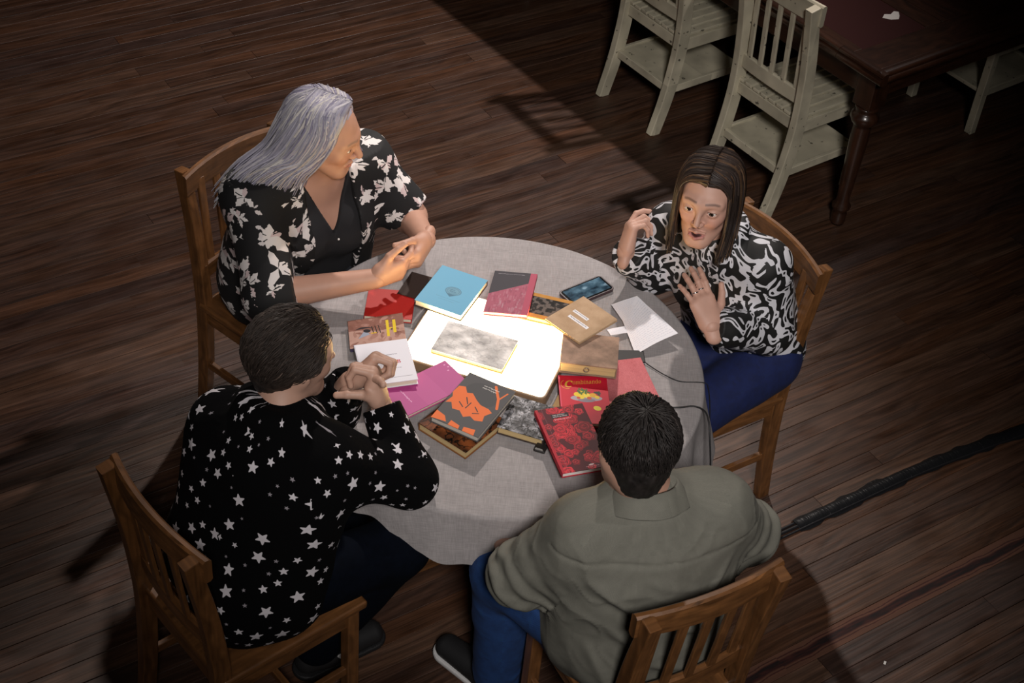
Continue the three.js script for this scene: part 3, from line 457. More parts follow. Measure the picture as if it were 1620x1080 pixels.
// pale blue book
book('pale blue book with grey oval emblem at the light box edge', { c: [-0.148, -0.220], w: 0.145, d: 0.180, rot: -0.353, top: 0.812, th: 0.021, spine: 'T', color: [0.045, 0.035, 0.035], gloss: 0.6, tex: canvasTex(416, 512, (c, W, H) => {
  c.fillStyle = '#6fa6c2'; c.fillRect(0, 0, W, H); c.strokeStyle = '#56798c'; c.fillStyle = '#6f98ab';
  c.beginPath(); c.ellipse(W * 0.55, H * 0.52, 66, 50, 0, 0, 7); c.fill(); c.lineWidth = 5; c.stroke(); c.lineWidth = 3; c.beginPath(); c.ellipse(W * 0.55, H * 0.52, 50, 36, 0, 0, 7); c.stroke();
  reseed(12); for (let i = 0; i < 40; i++) { c.beginPath(); const a = rnd() * 6.28, r = rr(5, 34); c.moveTo(W * 0.55 + r * Math.cos(a), H * 0.52 + r * 0.7 * Math.sin(a)); c.lineTo(W * 0.55 + r * Math.cos(a + 0.5), H * 0.52 + r * 0.7 * Math.sin(a + 0.7)); c.stroke(); }
  c.fillStyle = '#56798c'; c.beginPath(); c.moveTo(W * 0.44, H * 0.6); c.lineTo(W * 0.66, H * 0.6); c.lineTo(W * 0.55, H * 0.67); c.fill();
  words(c, W * 0.3, H * 0.72, W * 0.5, 8, '#6a97ad', 3); words(c, W * 0.38, H * 0.77, W * 0.34, 7, '#6a97ad', 5);
}) });
// dark book under the blue one
book('dark brown book under the pale blue book beside the hands', { c: [-0.250, -0.272], w: 0.08, d: 0.11, rot: -0.28, top: 0.7715, th: 0.018, spine: 'L', color: [0.03, 0.018, 0.014], gloss: 0.5 });
// silver mottled book on the glowing panel
book('silvery mottled old book lying on the glowing light box', { c: [-0.063, 0.0], w: 0.206, d: 0.132, rot: -0.277, top: 0.8065, th: 0.0155, spine: 'L', color: [0.34, 0.22, 0.12], pages: oldPagesMat, gloss: 0.32, coat: 0.4, tex: marble(205, 80, 5, [1, 0.985, 0.97], 33, 0.25), hard: 0.002 });

// ---------------------------------------------------------------- phone, letters, adapter and its leads
{
  const t = thing('mobile_phone', 'mobile phone with bluish screen lying behind the kraft booklet', 'phone', [0.239, 0.7525, -0.341], 0.685);
  const cm = std({ roughness: 0.4 }); cm.color.setRGB(0.05, 0.03, 0.035);
  const s = (w, d, r) => { const q = new THREE.Shape(), x = w / 2, y = d / 2; q.moveTo(-x + r, -y); q.lineTo(x - r, -y); q.absarc(x - r, -y + r, r, -Math.PI / 2, 0); q.lineTo(x, y - r); q.absarc(x - r, y - r, r, 0, Math.PI / 2); q.lineTo(-x + r, y); q.absarc(-x + r, y - r, r, Math.PI / 2, Math.PI); q.lineTo(-x, -y + r); q.absarc(-x + r, -y + r, r, Math.PI, 1.5 * Math.PI); return q; };
  mesh('case', new THREE.ExtrudeGeometry(s(0.152, 0.070, 0.011), { depth: 0.007, bevelEnabled: true, bevelSize: 0.002, bevelThickness: 0.0015, bevelSegments: 3, curveSegments: 6 }).rotateX(-Math.PI / 2).translate(0, 0.0016, 0), cm, t);
  const g = new THREE.ExtrudeGeometry(s(0.147, 0.065, 0.009), { depth: 0.0006, bevelEnabled: false, curveSegments: 6 }).rotateX(-Math.PI / 2).translate(0, 0.0102, 0);
  { const p = g.attributes.position, uv = g.attributes.uv; for (let i = 0; i < p.count; i++) uv.setXY(i, p.getX(i) / 0.147 + 0.5, 0.5 - p.getZ(i) / 0.065); }
  const scr = mesh('screen', g, phys({ roughness: 0.12, clearcoat: 1, clearcoatRoughness: 0.05, map: dataTex(256, 128, (u, v) => { const a = fbm(u * 7, v * 5, 6, 4), e = Math.max(Math.abs(u - 0.5) * 2.15, Math.abs(v - 0.5) * 2.3) > 0.99 ? 0.1 : 1, b = sst(0.05, 0.3, fbm(u * 4 + 8, v * 3, 1, 2)) * 60; return [(58 + 70 * a + b) * e, (86 + 80 * a + b) * e, (104 + 84 * a + b) * e]; }, true) }), t);
  scr.userData.label = 'bluish patterned glass screen';
}
{
  const paper = std({ roughness: 0.85, side: THREE.DoubleSide, map: canvasTex(512, 512, (c, W, H) => { c.fillStyle = '#e4e4ea'; c.fillRect(0, 0, W, H); reseed(9); for (let y = 40; y < H - 30; y += 24) { c.strokeStyle = '#a9adbd'; c.lineWidth = 2; let x = 34; while (x < W - 40) { const l = rr(16, 52); c.beginPath(); c.moveTo(x, y); for (let k = 0; k < l; k += 5) c.lineTo(x + k, y + rr(-5, 5)); c.stroke(); x += l + 10; } } }) });
  // a bilinear sheet with a lift (bow) in its middle
  const sheet = (A, B, C, D, bow, n = 16) => { const pos = [], uv = [], idx = []; for (let j = 0; j <= n; j++) for (let i = 0; i <= n; i++) { const u = i / n, v = j / n, q = (k) => lerp(lerp(A[k], B[k], u), lerp(D[k], C[k], u), v); pos.push(q(0), q(1) + bow * Math.sin(Math.PI * u) * (0.5 + 0.5 * v) + 0.0015 * fbm(u * 4, v * 4, 3, 2), q(2)); uv.push(u, 1 - v); } for (let j = 0; j < n; j++) for (let i = 0; i < n; i++) { const a = j * (n + 1) + i; idx.push(a, a + n + 1, a + 1, a + 1, a + n + 1, a + n + 2); } const g = new THREE.BufferGeometry(); g.setAttribute('position', new THREE.Float32BufferAttribute(pos, 3)); g.setAttribute('uv', new THREE.Float32BufferAttribute(uv, 2)); g.setIndex(idx); g.computeVertexNormals(); return g; };
  const t = thing('letter', 'folded handwritten white letter near the table edge before the blouse', 'paper');
  mesh('sheet', sheet([0.345, 0.764, -0.215], [0.383, 0.790, -0.302], [0.500, 0.786, -0.158], [0.383, 0.760, -0.078], 0.006), paper, t);
  mesh('flap', sheet([0.311, 0.768, -0.278], [0.383, 0.790, -0.302], [0.372, 0.777, -0.215], [0.345, 0.764, -0.215], 0.002, 8), paper, t);
  tag(mesh('paper_slip', sheet([0.300, 0.772, -0.160], [0.372, 0.760, -0.205], [0.385, 0.7585, -0.178], [0.312, 0.769, -0.140], 0.002, 8), paper, scene), 'narrow white paper slip poking out under the letter', 'paper');
  const blk = std({ roughness: 0.6 }); blk.color.setRGB(0.009, 0.009, 0.010);
  const wht = std({ roughness: 0.5 }); wht.color.setRGB(0.6, 0.6, 0.62);
  const ad = thing('card_reader', 'small flat black device with white edge under the letter', 'device', [0.366, 0.7525, -0.066], 0.12);
  mesh('body', rbox(0.085, 0.012, 0.05, 0, 0.0062, 0, 0.003), blk, ad); mesh('edge_band', rbox(0.0855, 0.002, 0.0505, 0, 0.006, 0, 0.0009), wht, ad);
  tag(mesh('thin_lead', tube([[0.400, 0.7585, -0.062], [0.412, 0.7565, -0.052], [0.427, 0.755, -0.040], [0.462, 0.755, -0.013], [0.505, 0.755, 0.009], [0.578, 0.7545, 0.006], [0.586, 0.74, 0.006], [0.604, 0.66, 0.01], [0.62, 0.5, 0.02], [0.63, 0.3, 0.03]], 0.0016, 80, 6), blk, scene), 'thin black lead running from the letter over the table edge', 'cable');
  tag(mesh('lead_loop', tube([[0.455, 0.7555, 0.122], [0.50, 0.755, 0.115], [0.546, 0.7555, 0.105], [0.571, 0.757, 0.122], [0.582, 0.747, 0.150], [0.589, 0.715, 0.178], [0.604, 0.62, 0.21], [0.612, 0.45, 0.22]], 0.0024, 70, 6), blk, scene), 'black lead looping from the faded red folder down the cloth', 'cable');
}
// ---------------------------------------------------------------- bodies: joined tapered bones, meshed as one skin
// bone: [a, b, ra, rb, k, { ax, s, sub }]  k = how softly it joins what comes before it; ax, s = squashed to s along ax; sub = carved away
function makeField(bones, disp) {
  const B = bones.map(([a, b, ra, rb, k = 0.02, o = {}]) => { const dx = b[0] - a[0], dy = b[1] - a[1], dz = b[2] - a[2]; const L = o.ax ? Math.hypot(...o.ax) : 1; return { a, dx, dy, dz, il: 1 / Math.max(1e-9, dx * dx + dy * dy + dz * dz), ra, rb, k, s: o.s ?? 1, ax: o.ax ? o.ax.map((v) => v / L) : [0, 0, 0], sub: !!o.sub, cut: o.cut, only: o.only }; });
  return (x, y, z) => {
    let d = 1e3;
    for (let i = 0; i < B.length; i++) {
      const p = B[i];
      if (p.cut) { const c = p.cut(x, y, z); if (c > d) d = c; continue; }
      let qx = x - p.a[0], qy = y - p.a[1], qz = z - p.a[2];
      let t = (qx * p.dx + qy * p.dy + qz * p.dz) * p.il; t = t < 0 ? 0 : t > 1 ? 1 : t;
      qx -= p.dx * t; qy -= p.dy * t; qz -= p.dz * t;
      let m = 1;
      if (p.s !== 1) { const e = (qx * p.ax[0] + qy * p.ax[1] + qz * p.ax[2]) * (1 / p.s - 1); qx += p.ax[0] * e; qy += p.ax[1] * e; qz += p.ax[2] * e; m = p.s < 1 ? p.s : 1; }
      const r = p.ra + (p.rb - p.ra) * t, c = (Math.sqrt(qx * qx + qy * qy + qz * qz) - r) * m;
      if (p.sub) { const h = Math.max(p.k - Math.abs(d + c), 0) / p.k; d = Math.max(d, -c) + h * h * p.k / 4; }
      else { const h = Math.max(p.k - Math.abs(d - c), 0) / p.k; d = Math.min(d, c) - h * h * p.k / 4; }
    }
    return disp ? d - disp(x, y, z, d) : d;
  };
}
function boundsOf(bones, pad = 0.02) { const lo = [1e9, 1e9, 1e9], hi = [-1e9, -1e9, -1e9]; for (const [a, b, ra, rb, , o = {}] of bones) { if (o.sub || o.cut) continue; for (const [p, r] of [[a, ra], [b, rb]]) for (let k = 0; k < 3; k++) { lo[k] = Math.min(lo[k], p[k] - r * Math.max(1, o.s ?? 1) - pad); hi[k] = Math.max(hi[k], p[k] + r * Math.max(1, o.s ?? 1) + pad); } } return [lo, hi]; }
// naive surface nets with block skipping; vertices pulled onto the surface, normals from the field
function netMesh(f, lo, hi, cell) {
  const nx = Math.ceil((hi[0] - lo[0]) / cell) + 1, ny = Math.ceil((hi[1] - lo[1]) / cell) + 1, nz = Math.ceil((hi[2] - lo[2]) / cell) + 1;
  const F = new Float32Array(nx * ny * nz), BS = 6;
  for (let bz = 0; bz < nz; bz += BS) for (let by = 0; by < ny; by += BS) for (let bx = 0; bx < nx; bx += BS) {
    const c = f(lo[0] + (bx + BS / 2) * cell, lo[1] + (by + BS / 2) * cell, lo[2] + (bz + BS / 2) * cell), skip = Math.abs(c) > BS * cell * 1.15 + 0.012;
    for (let z = bz; z < Math.min(nz, bz + BS); z++) for (let y = by; y < Math.min(ny, by + BS); y++) for (let x = bx; x < Math.min(nx, bx + BS); x++) F[(z * ny + y) * nx + x] = skip ? c : f(lo[0] + x * cell, lo[1] + y * cell, lo[2] + z * cell);
  }
  const id = new Int32Array(nx * ny * nz).fill(-1), pos = [], idx = [];
  const sx = 1, sy = nx, sz = nx * ny, E = [[0, 1], [2, 3], [4, 5], [6, 7], [0, 2], [1, 3], [4, 6], [5, 7], [0, 4], [1, 5], [2, 6], [3, 7]], off = [0, sx, sy, sx + sy, sz, sx + sz, sy + sz, sx + sy + sz];
  const v = new Float64Array(8);
  for (let z = 0; z < nz - 1; z++) for (let y = 0; y < ny - 1; y++) for (let x = 0; x < nx - 1; x++) {
    const o = (z * ny + y) * nx + x; let mask = 0;
    for (let k = 0; k < 8; k++) { v[k] = F[o + off[k]]; if (v[k] < 0) mask |= 1 << k; }
    if (mask === 0 || mask === 255) continue;
    let px = 0, py = 0, pz = 0, n = 0;
    for (const [a, b] of E) if ((v[a] < 0) !== (v[b] < 0)) { const t = v[a] / (v[a] - v[b]); px += (a & 1) + (((b & 1) - (a & 1)) * t); py += ((a >> 1) & 1) + ((((b >> 1) & 1) - ((a >> 1) & 1)) * t); pz += (a >> 2) + (((b >> 2) - (a >> 2)) * t); n++; }
    id[o] = pos.length / 3; pos.push(lo[0] + (x + px / n) * cell, lo[1] + (y + py / n) * cell, lo[2] + (z + pz / n) * cell);
  }
  for (let z = 1; z < nz - 1; z++) for (let y = 1; y < ny - 1; y++) for (let x = 1; x < nx - 1; x++) {
    const o = (z * ny + y) * nx + x, s = F[o] < 0;
    const q = (a, b, c, d, flip) => { const A = id[a], B2 = id[b], C = id[c], D = id[d]; if (A < 0 || B2 < 0 || C < 0 || D < 0) return; if (flip) idx.push(A, B2, C, A, C, D); else idx.push(A, C, B2, A, D, C); };
    if (s !== (F[o + sx] < 0)) q(o - sy - sz, o - sz, o, o - sy, s);
    if (s !== (F[o + sy] < 0)) q(o - sx - sz, o - sx, o, o - sz, s);
    if (s !== (F[o + sz] < 0)) q(o - sx - sy, o - sy, o, o - sx, s);
  }
  const nv = pos.length / 3, nor = new Float32Array(pos.length), e = cell * 0.4;
  for (let i = 0; i < nv; i++) {
    let x = pos[i * 3], y = pos[i * 3 + 1], z = pos[i * 3 + 2];
    let gx = f(x + e, y, z) - f(x - e, y, z), gy = f(x, y + e, z) - f(x, y - e, z), gz = f(x, y, z + e) - f(x, y, z - e); const l = Math.hypot(gx, gy, gz) || 1; gx /= l; gy /= l; gz /= l;
    const d = clamp(f(x, y, z), -cell * 0.6, cell * 0.6); pos[i * 3] = x - gx * d; pos[i * 3 + 1] = y - gy * d; pos[i * 3 + 2] = z - gz * d; nor[i * 3] = gx; nor[i * 3 + 1] = gy; nor[i * 3 + 2] = gz;
  }
  return { pos, nor, idx };
}
function toGeo({ pos, nor, idx }, col) {
  const g = new THREE.BufferGeometry(); g.setAttribute('position', new THREE.Float32BufferAttribute(pos, 3)); g.setAttribute('normal', new THREE.Float32BufferAttribute(nor, 3)); g.setIndex(idx);
  if (col) { const c = new Float32Array(pos.length); for (let i = 0; i < pos.length; i += 3) { const q = col(pos[i], pos[i + 1], pos[i + 2], nor[i], nor[i + 1], nor[i + 2]); c[i] = q[0]; c[i + 1] = q[1]; c[i + 2] = q[2]; } g.setAttribute('color', new THREE.BufferAttribute(c, 3)); }
  return g;
}
// cloth: uv wound round the nearest bone, in metres divided by `tile`
function clothGeo(net, bones, tile) {
  const n = net.idx.length, P = new Float32Array(n * 3), N = new Float32Array(n * 3), U = new Float32Array(n * 2);
  const BB = bones.map(({ a, b, r, ref, ou = 0, ov = 0 }) => { const A = V(...a), D = V(...b).sub(A), L = D.length(); D.normalize(); const X = V(...ref).addScaledVector(D, -V(...ref).dot(D)).normalize(), Y = D.clone().cross(X); return { A, D, L, X, Y, r, ou, ov }; });
  const q = V(0, 0, 0), c = V(0, 0, 0), pt = [V(0, 0, 0), V(0, 0, 0), V(0, 0, 0)];
  for (let i = 0; i < n; i += 3) {
    c.set(0, 0, 0);
    for (let k = 0; k < 3; k++) { const o = net.idx[i + k] * 3; pt[k].set(net.pos[o], net.pos[o + 1], net.pos[o + 2]); c.add(pt[k]); for (let m = 0; m < 3; m++) { P[(i + k) * 3 + m] = net.pos[o + m]; N[(i + k) * 3 + m] = net.nor[o + m]; } }
    c.multiplyScalar(1 / 3);
    let best = 1e9, b = BB[0];
    for (const w of BB) { q.copy(c).sub(w.A); const t = clamp(q.dot(w.D), 0, w.L), d = q.addScaledVector(w.D, -t).length() - w.r; if (d < best) { best = d; b = w; } }
    q.copy(c).sub(b.A); const a0 = Math.atan2(q.dot(b.Y), q.dot(b.X));
    for (let k = 0; k < 3; k++) { q.copy(pt[k]).sub(b.A); let a = Math.atan2(q.dot(b.Y), q.dot(b.X)); while (a - a0 > Math.PI) a -= 2 * Math.PI; while (a - a0 < -Math.PI) a += 2 * Math.PI; U[(i + k) * 2] = (a * b.r + b.ou) / tile; U[(i + k) * 2 + 1] = (q.dot(b.D) + b.ov) / tile; }
  }
  const g = new THREE.BufferGeometry(); g.setAttribute('position', new THREE.BufferAttribute(P, 3)); g.setAttribute('normal', new THREE.BufferAttribute(N, 3)); g.setAttribute('uv', new THREE.BufferAttribute(U, 2)); return g;
}
// frames
const add = (a, b, s = 1) => [a[0] + b[0] * s, a[1] + b[1] * s, a[2] + b[2] * s];
const sub3 = (a, b) => [a[0] - b[0], a[1] - b[1], a[2] - b[2]];
const mul = (a, s) => [a[0] * s, a[1] * s, a[2] * s];
const dot3 = (a, b) => a[0] * b[0] + a[1] * b[1] + a[2] * b[2];
const cross3 = (a, b) => [a[1] * b[2] - a[2] * b[1], a[2] * b[0] - a[0] * b[2], a[0] * b[1] - a[1] * b[0]];
const unit = (a) => mul(a, 1 / Math.hypot(...a));
const mix3 = (a, b, t) => [lerp(a[0], b[0], t), lerp(a[1], b[1], t), lerp(a[2], b[2], t)];
// a hand: palm, five fingers of different lengths, each a chain of three bones
function handBones(side, wrist, F, Nn, { curl = [[20, 25, 15], [20, 25, 15], [20, 25, 15], [20, 25, 15]], spread = [8, 2, -4, -10], thumb = [[0.6, 0.7, 0.25], [0.85, 0.45, 0.2], [0.95, 0.25, 0.15]], s = 1 } = {}) {
  F = unit(F); Nn = unit(add(Nn, F, -dot3(Nn, F))); const T = side === 'R' ? cross3(F, Nn) : cross3(Nn, F);
  const L = (f, t, n) => add(add(add(wrist, F, f * s), T, t * s), Nn, n * s), out = [], base = [[0.086, 0.027], [0.090, 0.009], [0.086, -0.010], [0.078, -0.027]], len = [[0.042, 0.026, 0.021], [0.046, 0.030, 0.022], [0.043, 0.027, 0.021], [0.033, 0.020, 0.018]];
  out.push([L(-0.03, 0, 0), L(0.02, 0.002, 0), 0.0255 * s, 0.026 * s, 0.02, { ax: Nn, s: 0.72 }]);
  base.forEach(([f, t], i) => out.push([L(0.012, t * 0.55, 0), L(f - 0.006, t, 0), 0.0165 * s, 0.0135 * s, 0.016]));
  out.push([L(0.02, 0.02, 0.008), L(0.05, 0.024, 0.012), 0.017 * s, 0.013 * s, 0.02]);
  base.forEach(([f, t], i) => {
    const sp = spread[i] * Math.PI / 180, F2 = add(mul(F, Math.cos(sp)), T, Math.sin(sp)); let p = L(f, t, 0), a = 0;
    len[i].forEach((l, j) => { a += curl[i][j] * Math.PI / 180; const d = add(mul(F2, Math.cos(a)), Nn, Math.sin(a)), q = add(p, d, l * s), r = (i === 3 ? 0.0083 : 0.0095) * s; out.push([p, q, r * (1 - 0.07 * j), r * (0.94 - 0.08 * j), j ? 0.003 : 0.006]); p = q; });
  });
  let p = L(0.022, 0.026, 0.006); [0.044, 0.033, 0.026].forEach((l, j) => { const v = thumb[j], d = unit(add(add(mul(F, v[0]), T, v[1]), Nn, v[2])), q = add(p, d, l * s); out.push([p, q, (0.0145 - 0.0025 * j) * s, (0.012 - 0.0018 * j) * s, j ? 0.004 : 0.012]); p = q; });
  return out;
}
// head field in its own frame: x to the person's left, y up, z forward; y = 0 at the eyes
function headBones(neckLocal, { open = 0, wide = 1, nose = 1, jaw = 1, ears = true } = {}) {
  const W = wide, b = [];
  b.push([[0, 0.030, -0.022], [0, 0.036, -0.002], 0.083 * W, 0.078 * W, 0.02, { ax: [1, 0, 0], s: 0.90 }]);          // skull
  b.push([[0, -0.005, 0.022], [0, -0.055, 0.03], 0.066 * W, 0.050 * W, 0.04, { ax: [1, 0, 0], s: 0.98 }]);             // face
  for (const s of [-1, 1]) { b.push([[s * 0.054 * W, -0.035, -0.005], [s * 0.022, -0.098, 0.05], 0.016 * jaw, 0.014 * jaw, 0.04]); b.push([[s * 0.042 * W, -0.022, 0.055], [s * 0.036, -0.03, 0.063], 0.017, 0.015, 0.03]); }
  b.push([[-0.010, -0.103, 0.066], [0.010, -0.103, 0.066], 0.015, 0.015, 0.028]);                                      // chin
  for (const s of [-1, 1]) b.push([[s * 0.014, 0.022, 0.081], [s * 0.046, 0.022, 0.064], 0.010, 0.009, 0.02]);         // brow
  for (const s of [-1, 1]) b.push([[s * 0.030, 0.000, 0.096], [s * 0.036, -0.001, 0.092], 0.012, 0.011, 0.014, { sub: true }]);
  b.push([[0, 0.014, 0.084], [0, -0.029, 0.1065], 0.0074, 0.0098 * nose, 0.013]);                                        // nose
  for (const s of [-1, 1]) b.push([[s * 0.0112, -0.036, 0.089], [s * 0.008, -0.037, 0.093], 0.0064, 0.0064, 0.008]);
  for (const s of [-1, 1]) b.push([[s * 0.031, 0.000, 0.0735], [s * 0.033, 0.000, 0.0732], 0.0142, 0.0142, 0.006]);    // lids
  for (const s of [-1, 1]) b.push([[s * 0.0235, -0.0005, 0.0885], [s * 0.0405, 0.0, 0.0855], 0.0074, 0.0068, 0.0015, { sub: true, ax: [0, 1, 0], s: 0.66 }]);   // lid opening
  const m = open;
  b.push([[-0.021, -0.066 + m * 0.002, 0.078], [0, -0.062 + m * 0.002, 0.0875], 0.0036, 0.0050, 0.005]); b.push([[0.021, -0.066 + m * 0.002, 0.078], [0, -0.062 + m * 0.002, 0.0875], 0.0036, 0.0050, 0.005]);
  b.push([[-0.018, -0.072 - m, 0.078], [0, -0.0745 - m, 0.0855], 0.0038, 0.0054, 0.005]); b.push([[0.018, -0.072 - m, 0.078], [0, -0.0745 - m, 0.0855], 0.0038, 0.0054, 0.005]);
  if (open > 0.003) b.push([[-0.012, -0.069 - m * 0.4, 0.088], [0.012, -0.069 - m * 0.4, 0.088], 0.0035 + m * 0.45, 0.0035 + m * 0.45, 0.003, { sub: true, ax: [0, 1, 0], s: 0.9 }]);
  else b.push([[-0.022, -0.0688, 0.085], [0.022, -0.0688, 0.085], 0.0016, 0.0016, 0.002, { sub: true }]);
  if (ears) for (const s of [-1, 1]) { b.push([[s * 0.078 * W, 0.012, -0.012], [s * 0.075 * W, -0.022, -0.006], 0.017, 0.011, 0.006, { ax: [1, 0, -0.35 * s], s: 0.42 }]); b.push([[s * 0.088 * W, 0.008, -0.006], [s * 0.084 * W, -0.010, -0.004], 0.0075, 0.006, 0.004, { sub: true }]); }
  b.push([[0, -0.055, -0.028], neckLocal, 0.053 * jaw, 0.056 * jaw, 0.03]);
  return b;
}
const noiseSkin = (x, y, z) => 1 + 0.10 * fbm(x * 45, y * 45, z * 45, 2);
function skinCol(base) { return (x, y, z) => { const k = noiseSkin(x, y, z); return [base[0] * k, base[1] * k, base[2] * k]; }; }
function faceCol(base, lip, brow, browW = 1, open = 0) {
  return (x, y, z) => {
    const k = noiseSkin(x, y, z); let c = [base[0] * k, base[1] * k, base[2] * k];
    const ch = Math.exp(-((Math.abs(x) - 0.042) ** 2 + (y + 0.032) ** 2) / 0.0006) * (z > 0.04 ? 0.25 : 0); c = [c[0] * (1 + ch * 0.2), c[1] * (1 - ch * 0.25), c[2] * (1 - ch * 0.2)];
    if (z > 0.068) { const e = (x / 0.0245) ** 2 + ((y + 0.0700 + open * 0.4) / (0.0088 + open * 0.5)) ** 2; c = mix3(c, lip, sst(1.15, 0.8, e) * 0.65); if (open > 0.003) { const q = (x / 0.016) ** 2 + ((y + 0.0690 + open * 0.4) / (0.0025 + open * 0.55)) ** 2; c = mix3(c, [0.05, 0.012, 0.012], sst(1.1, 0.7, q)); } }
    if (z > 0.05) { const ax = Math.abs(x), by = 0.0275 + 0.0022 * Math.sin((ax - 0.006) / 0.044 * 2.9) - Math.max(0, ax - 0.036) * 0.18; const t = ax > 0.012 && ax < 0.052 ? sst(0.0052 * browW, 0.0015, Math.abs(y - by)) * sst(0.053, 0.046, ax) : 0; c = mix3(c, brow, t * 0.7); }
    if (z > 0.06) { const ax = Math.abs(x), e = sst(0.0024, 0.0012, Math.abs(y - 0.0046 + (ax - 0.032) ** 2 * 18)) * (ax > 0.0195 && ax < 0.0455 ? 1 : 0); c = mix3(c, [0.03, 0.02, 0.018], e * 0.8); }
    return c;
  };
}
const headMatrix = (pos, fwd, up = [0, 1, 0]) => { const z = unit(fwd), x = unit(cross3(up, z)), y = cross3(z, x); return new THREE.Matrix4().makeBasis(V(...x), V(...y), V(...z)).setPosition(...pos); };
// locks of hair: tapered flattened tubes along curves, all one head of hair
class Hair {
  constructor() { this.p = []; this.n = []; this.c = []; this.i = []; }
  lock(pts, r0, r1, col, seg = 12, sides = 5, flat = 0.6) {
    const cv = new THREE.CatmullRomCurve3(pts.map((p) => V(...p))), o = this.p.length / 3; let prevN = null;
    for (let s = 0; s <= seg; s++) {
      const t = s / seg, p = cv.getPoint(t), d = cv.getTangent(t); let N = prevN ? prevN.clone().addScaledVector(d, -prevN.dot(d)) : V(0.31, 0.2, 0.93).cross(d); if (N.lengthSq() < 1e-8) N = V(0, 1, 0); N.normalize(); prevN = N; const Bn = d.clone().cross(N);
      const r = (t < 0.12 ? lerp(0.55, 1, t / 0.12) : 1) * lerp(r0, r1, Math.pow(t, 1.6));
      for (let k = 0; k < sides; k++) { const a = k / sides * 6.2832, ca = Math.cos(a), sa = Math.sin(a) * flat; this.p.push(p.x + (N.x * ca + Bn.x * sa) * r, p.y + (N.y * ca + Bn.y * sa) * r, p.z + (N.z * ca + Bn.z * sa) * r); const nn = N.clone().multiplyScalar(ca).addScaledVector(Bn, Math.sin(a)).normalize(); this.n.push(nn.x, nn.y, nn.z); const cc = typeof col === 'function' ? col(t) : col; this.c.push(...cc); }
    }
    for (let s = 0; s < seg; s++) for (let k = 0; k < sides; k++) { const a = o + s * sides + k, b = o + s * sides + (k + 1) % sides; this.i.push(a, b, a + sides, b, b + sides, a + sides); }
    return this;
  }
  geo() { const g = new THREE.BufferGeometry(); g.setAttribute('position', new THREE.Float32BufferAttribute(this.p, 3)); g.setAttribute('normal', new THREE.Float32BufferAttribute(this.n, 3)); g.setAttribute('color', new THREE.Float32BufferAttribute(this.c, 3)); g.setIndex(this.i); return g; }
}
const mergeIdx = (list) => { const keep = list.map((g) => { for (const k of Object.keys(g.attributes)) if (!['position', 'normal', 'color'].includes(k)) g.deleteAttribute(k); return g; }); return mergeGeometries(keep); };
const eyeTexture = (iris) => canvasTex(256, 128, (c, W, H) => { c.fillStyle = '#d9d2cc'; c.fillRect(0, 0, W, H); const x = W * 0.25, y = H / 2; c.fillStyle = iris; c.beginPath(); c.ellipse(x, y, 21, 21, 0, 0, 7); c.fill(); c.fillStyle = '#0a0808'; c.beginPath(); c.ellipse(x, y, 11, 11, 0, 0, 7); c.fill(); });
// ---------------------------------------------------------------- people
const skinMat = phys({ vertexColors: true, roughness: 0.55, sheen: 0.15 });
const hairMat = (r) => phys({ vertexColors: true, roughness: r, specularIntensity: 0.55, side: THREE.DoubleSide });
const place = (g, base) => { g.translate(-base[0], 0, -base[1]); return g; };
function person(label, base) { const t = thing('person', label, 'person', [base[0], 0, base[1]], 0); return t; }
const headGeo = (M, opt, col, scale = 1, neckWorld) => {
  const inv = M.clone().invert(), nl = V(...neckWorld).applyMatrix4(inv), hb = headBones([nl.x, nl.y, nl.z], opt);
  const net = netMesh(makeField(hb), [-0.10, Math.min(-0.14, nl.y - 0.03), Math.min(-0.12, nl.z - 0.06)], [0.10, 0.135, 0.125], 0.0026);
  const g = toGeo(net, col); g.applyMatrix4(M); return g;
};
function bodyNet(bones, cell, col, disp) { const [lo, hi] = boundsOf(bones, 0.015); return toGeo(netMesh(makeField(bones, disp), lo, hi, cell), col); }
function garment(bones, uvb, tile, cell = 0.008, disp) { const [lo, hi] = boundsOf(bones, 0.03); return clothGeo(netMesh(makeField(bones, disp), lo, hi, cell), uvb, tile); }
function eyes(t, M, base, iris) {
  const m = phys({ map: eyeTexture(iris), roughness: 0.2, clearcoat: 0.6 });
  for (const s of [-1, 1]) { const g = new THREE.SphereGeometry(0.0128, 20, 14); g.translate(s * 0.0315, 0, 0.0735); g.applyMatrix4(M); mesh('eye', place(g, base), m, t); }
}
// torso bones; f = facing, r = the person's right
function torso({ P, C, N, SR, SL, f, r, rp = 0.13, rc = 0.115, rs = 0.06, wp = 0.06, wc = 0.075, belly = 0, bust = 0, sd }, g = 0) {
  const mid = mix3(P, C, 0.5), b = [];
  b.push([add(P, r, wp), add(P, r, -wp), rp + g, rp + g, 0.03, { ax: f, s: 0.92 }]);
  b.push([add(mid, r, wp * 0.9), add(mid, r, -wp * 0.9), rp * 0.93 + g + belly, rp * 0.93 + g + belly, 0.08, { ax: f, s: 0.9 }]);
  b.push([add(C, r, wc), add(C, r, -wc), rc + g, rc + g, 0.08, { ax: f, s: 0.9 }]);
  b.push([P, C, rp * 0.85 + g, rc * 0.9 + g, 0.06]);
  const sh = add(N, [0, -(sd ?? 0.05), 0]);
  b.push([sh, SR, rs + g, rs * 1.08 + g, 0.06], [sh, SL, rs + g, rs * 1.08 + g, 0.06]);
  b.push([add(C, [0, 0.05, 0]), add(N, [0, -0.03, 0]), rc * 0.7 + g, 0.055 + g, 0.05]);
  if (bust) for (const s of [-1, 1]) b.push([add(add(add(C, f, rc * 0.62), r, s * 0.072), [0, -0.03, 0]), add(add(add(C, f, rc * 0.66), r, s * 0.07), [0, -0.05, 0]), bust + g, bust + g, 0.05]);
  return b;
}
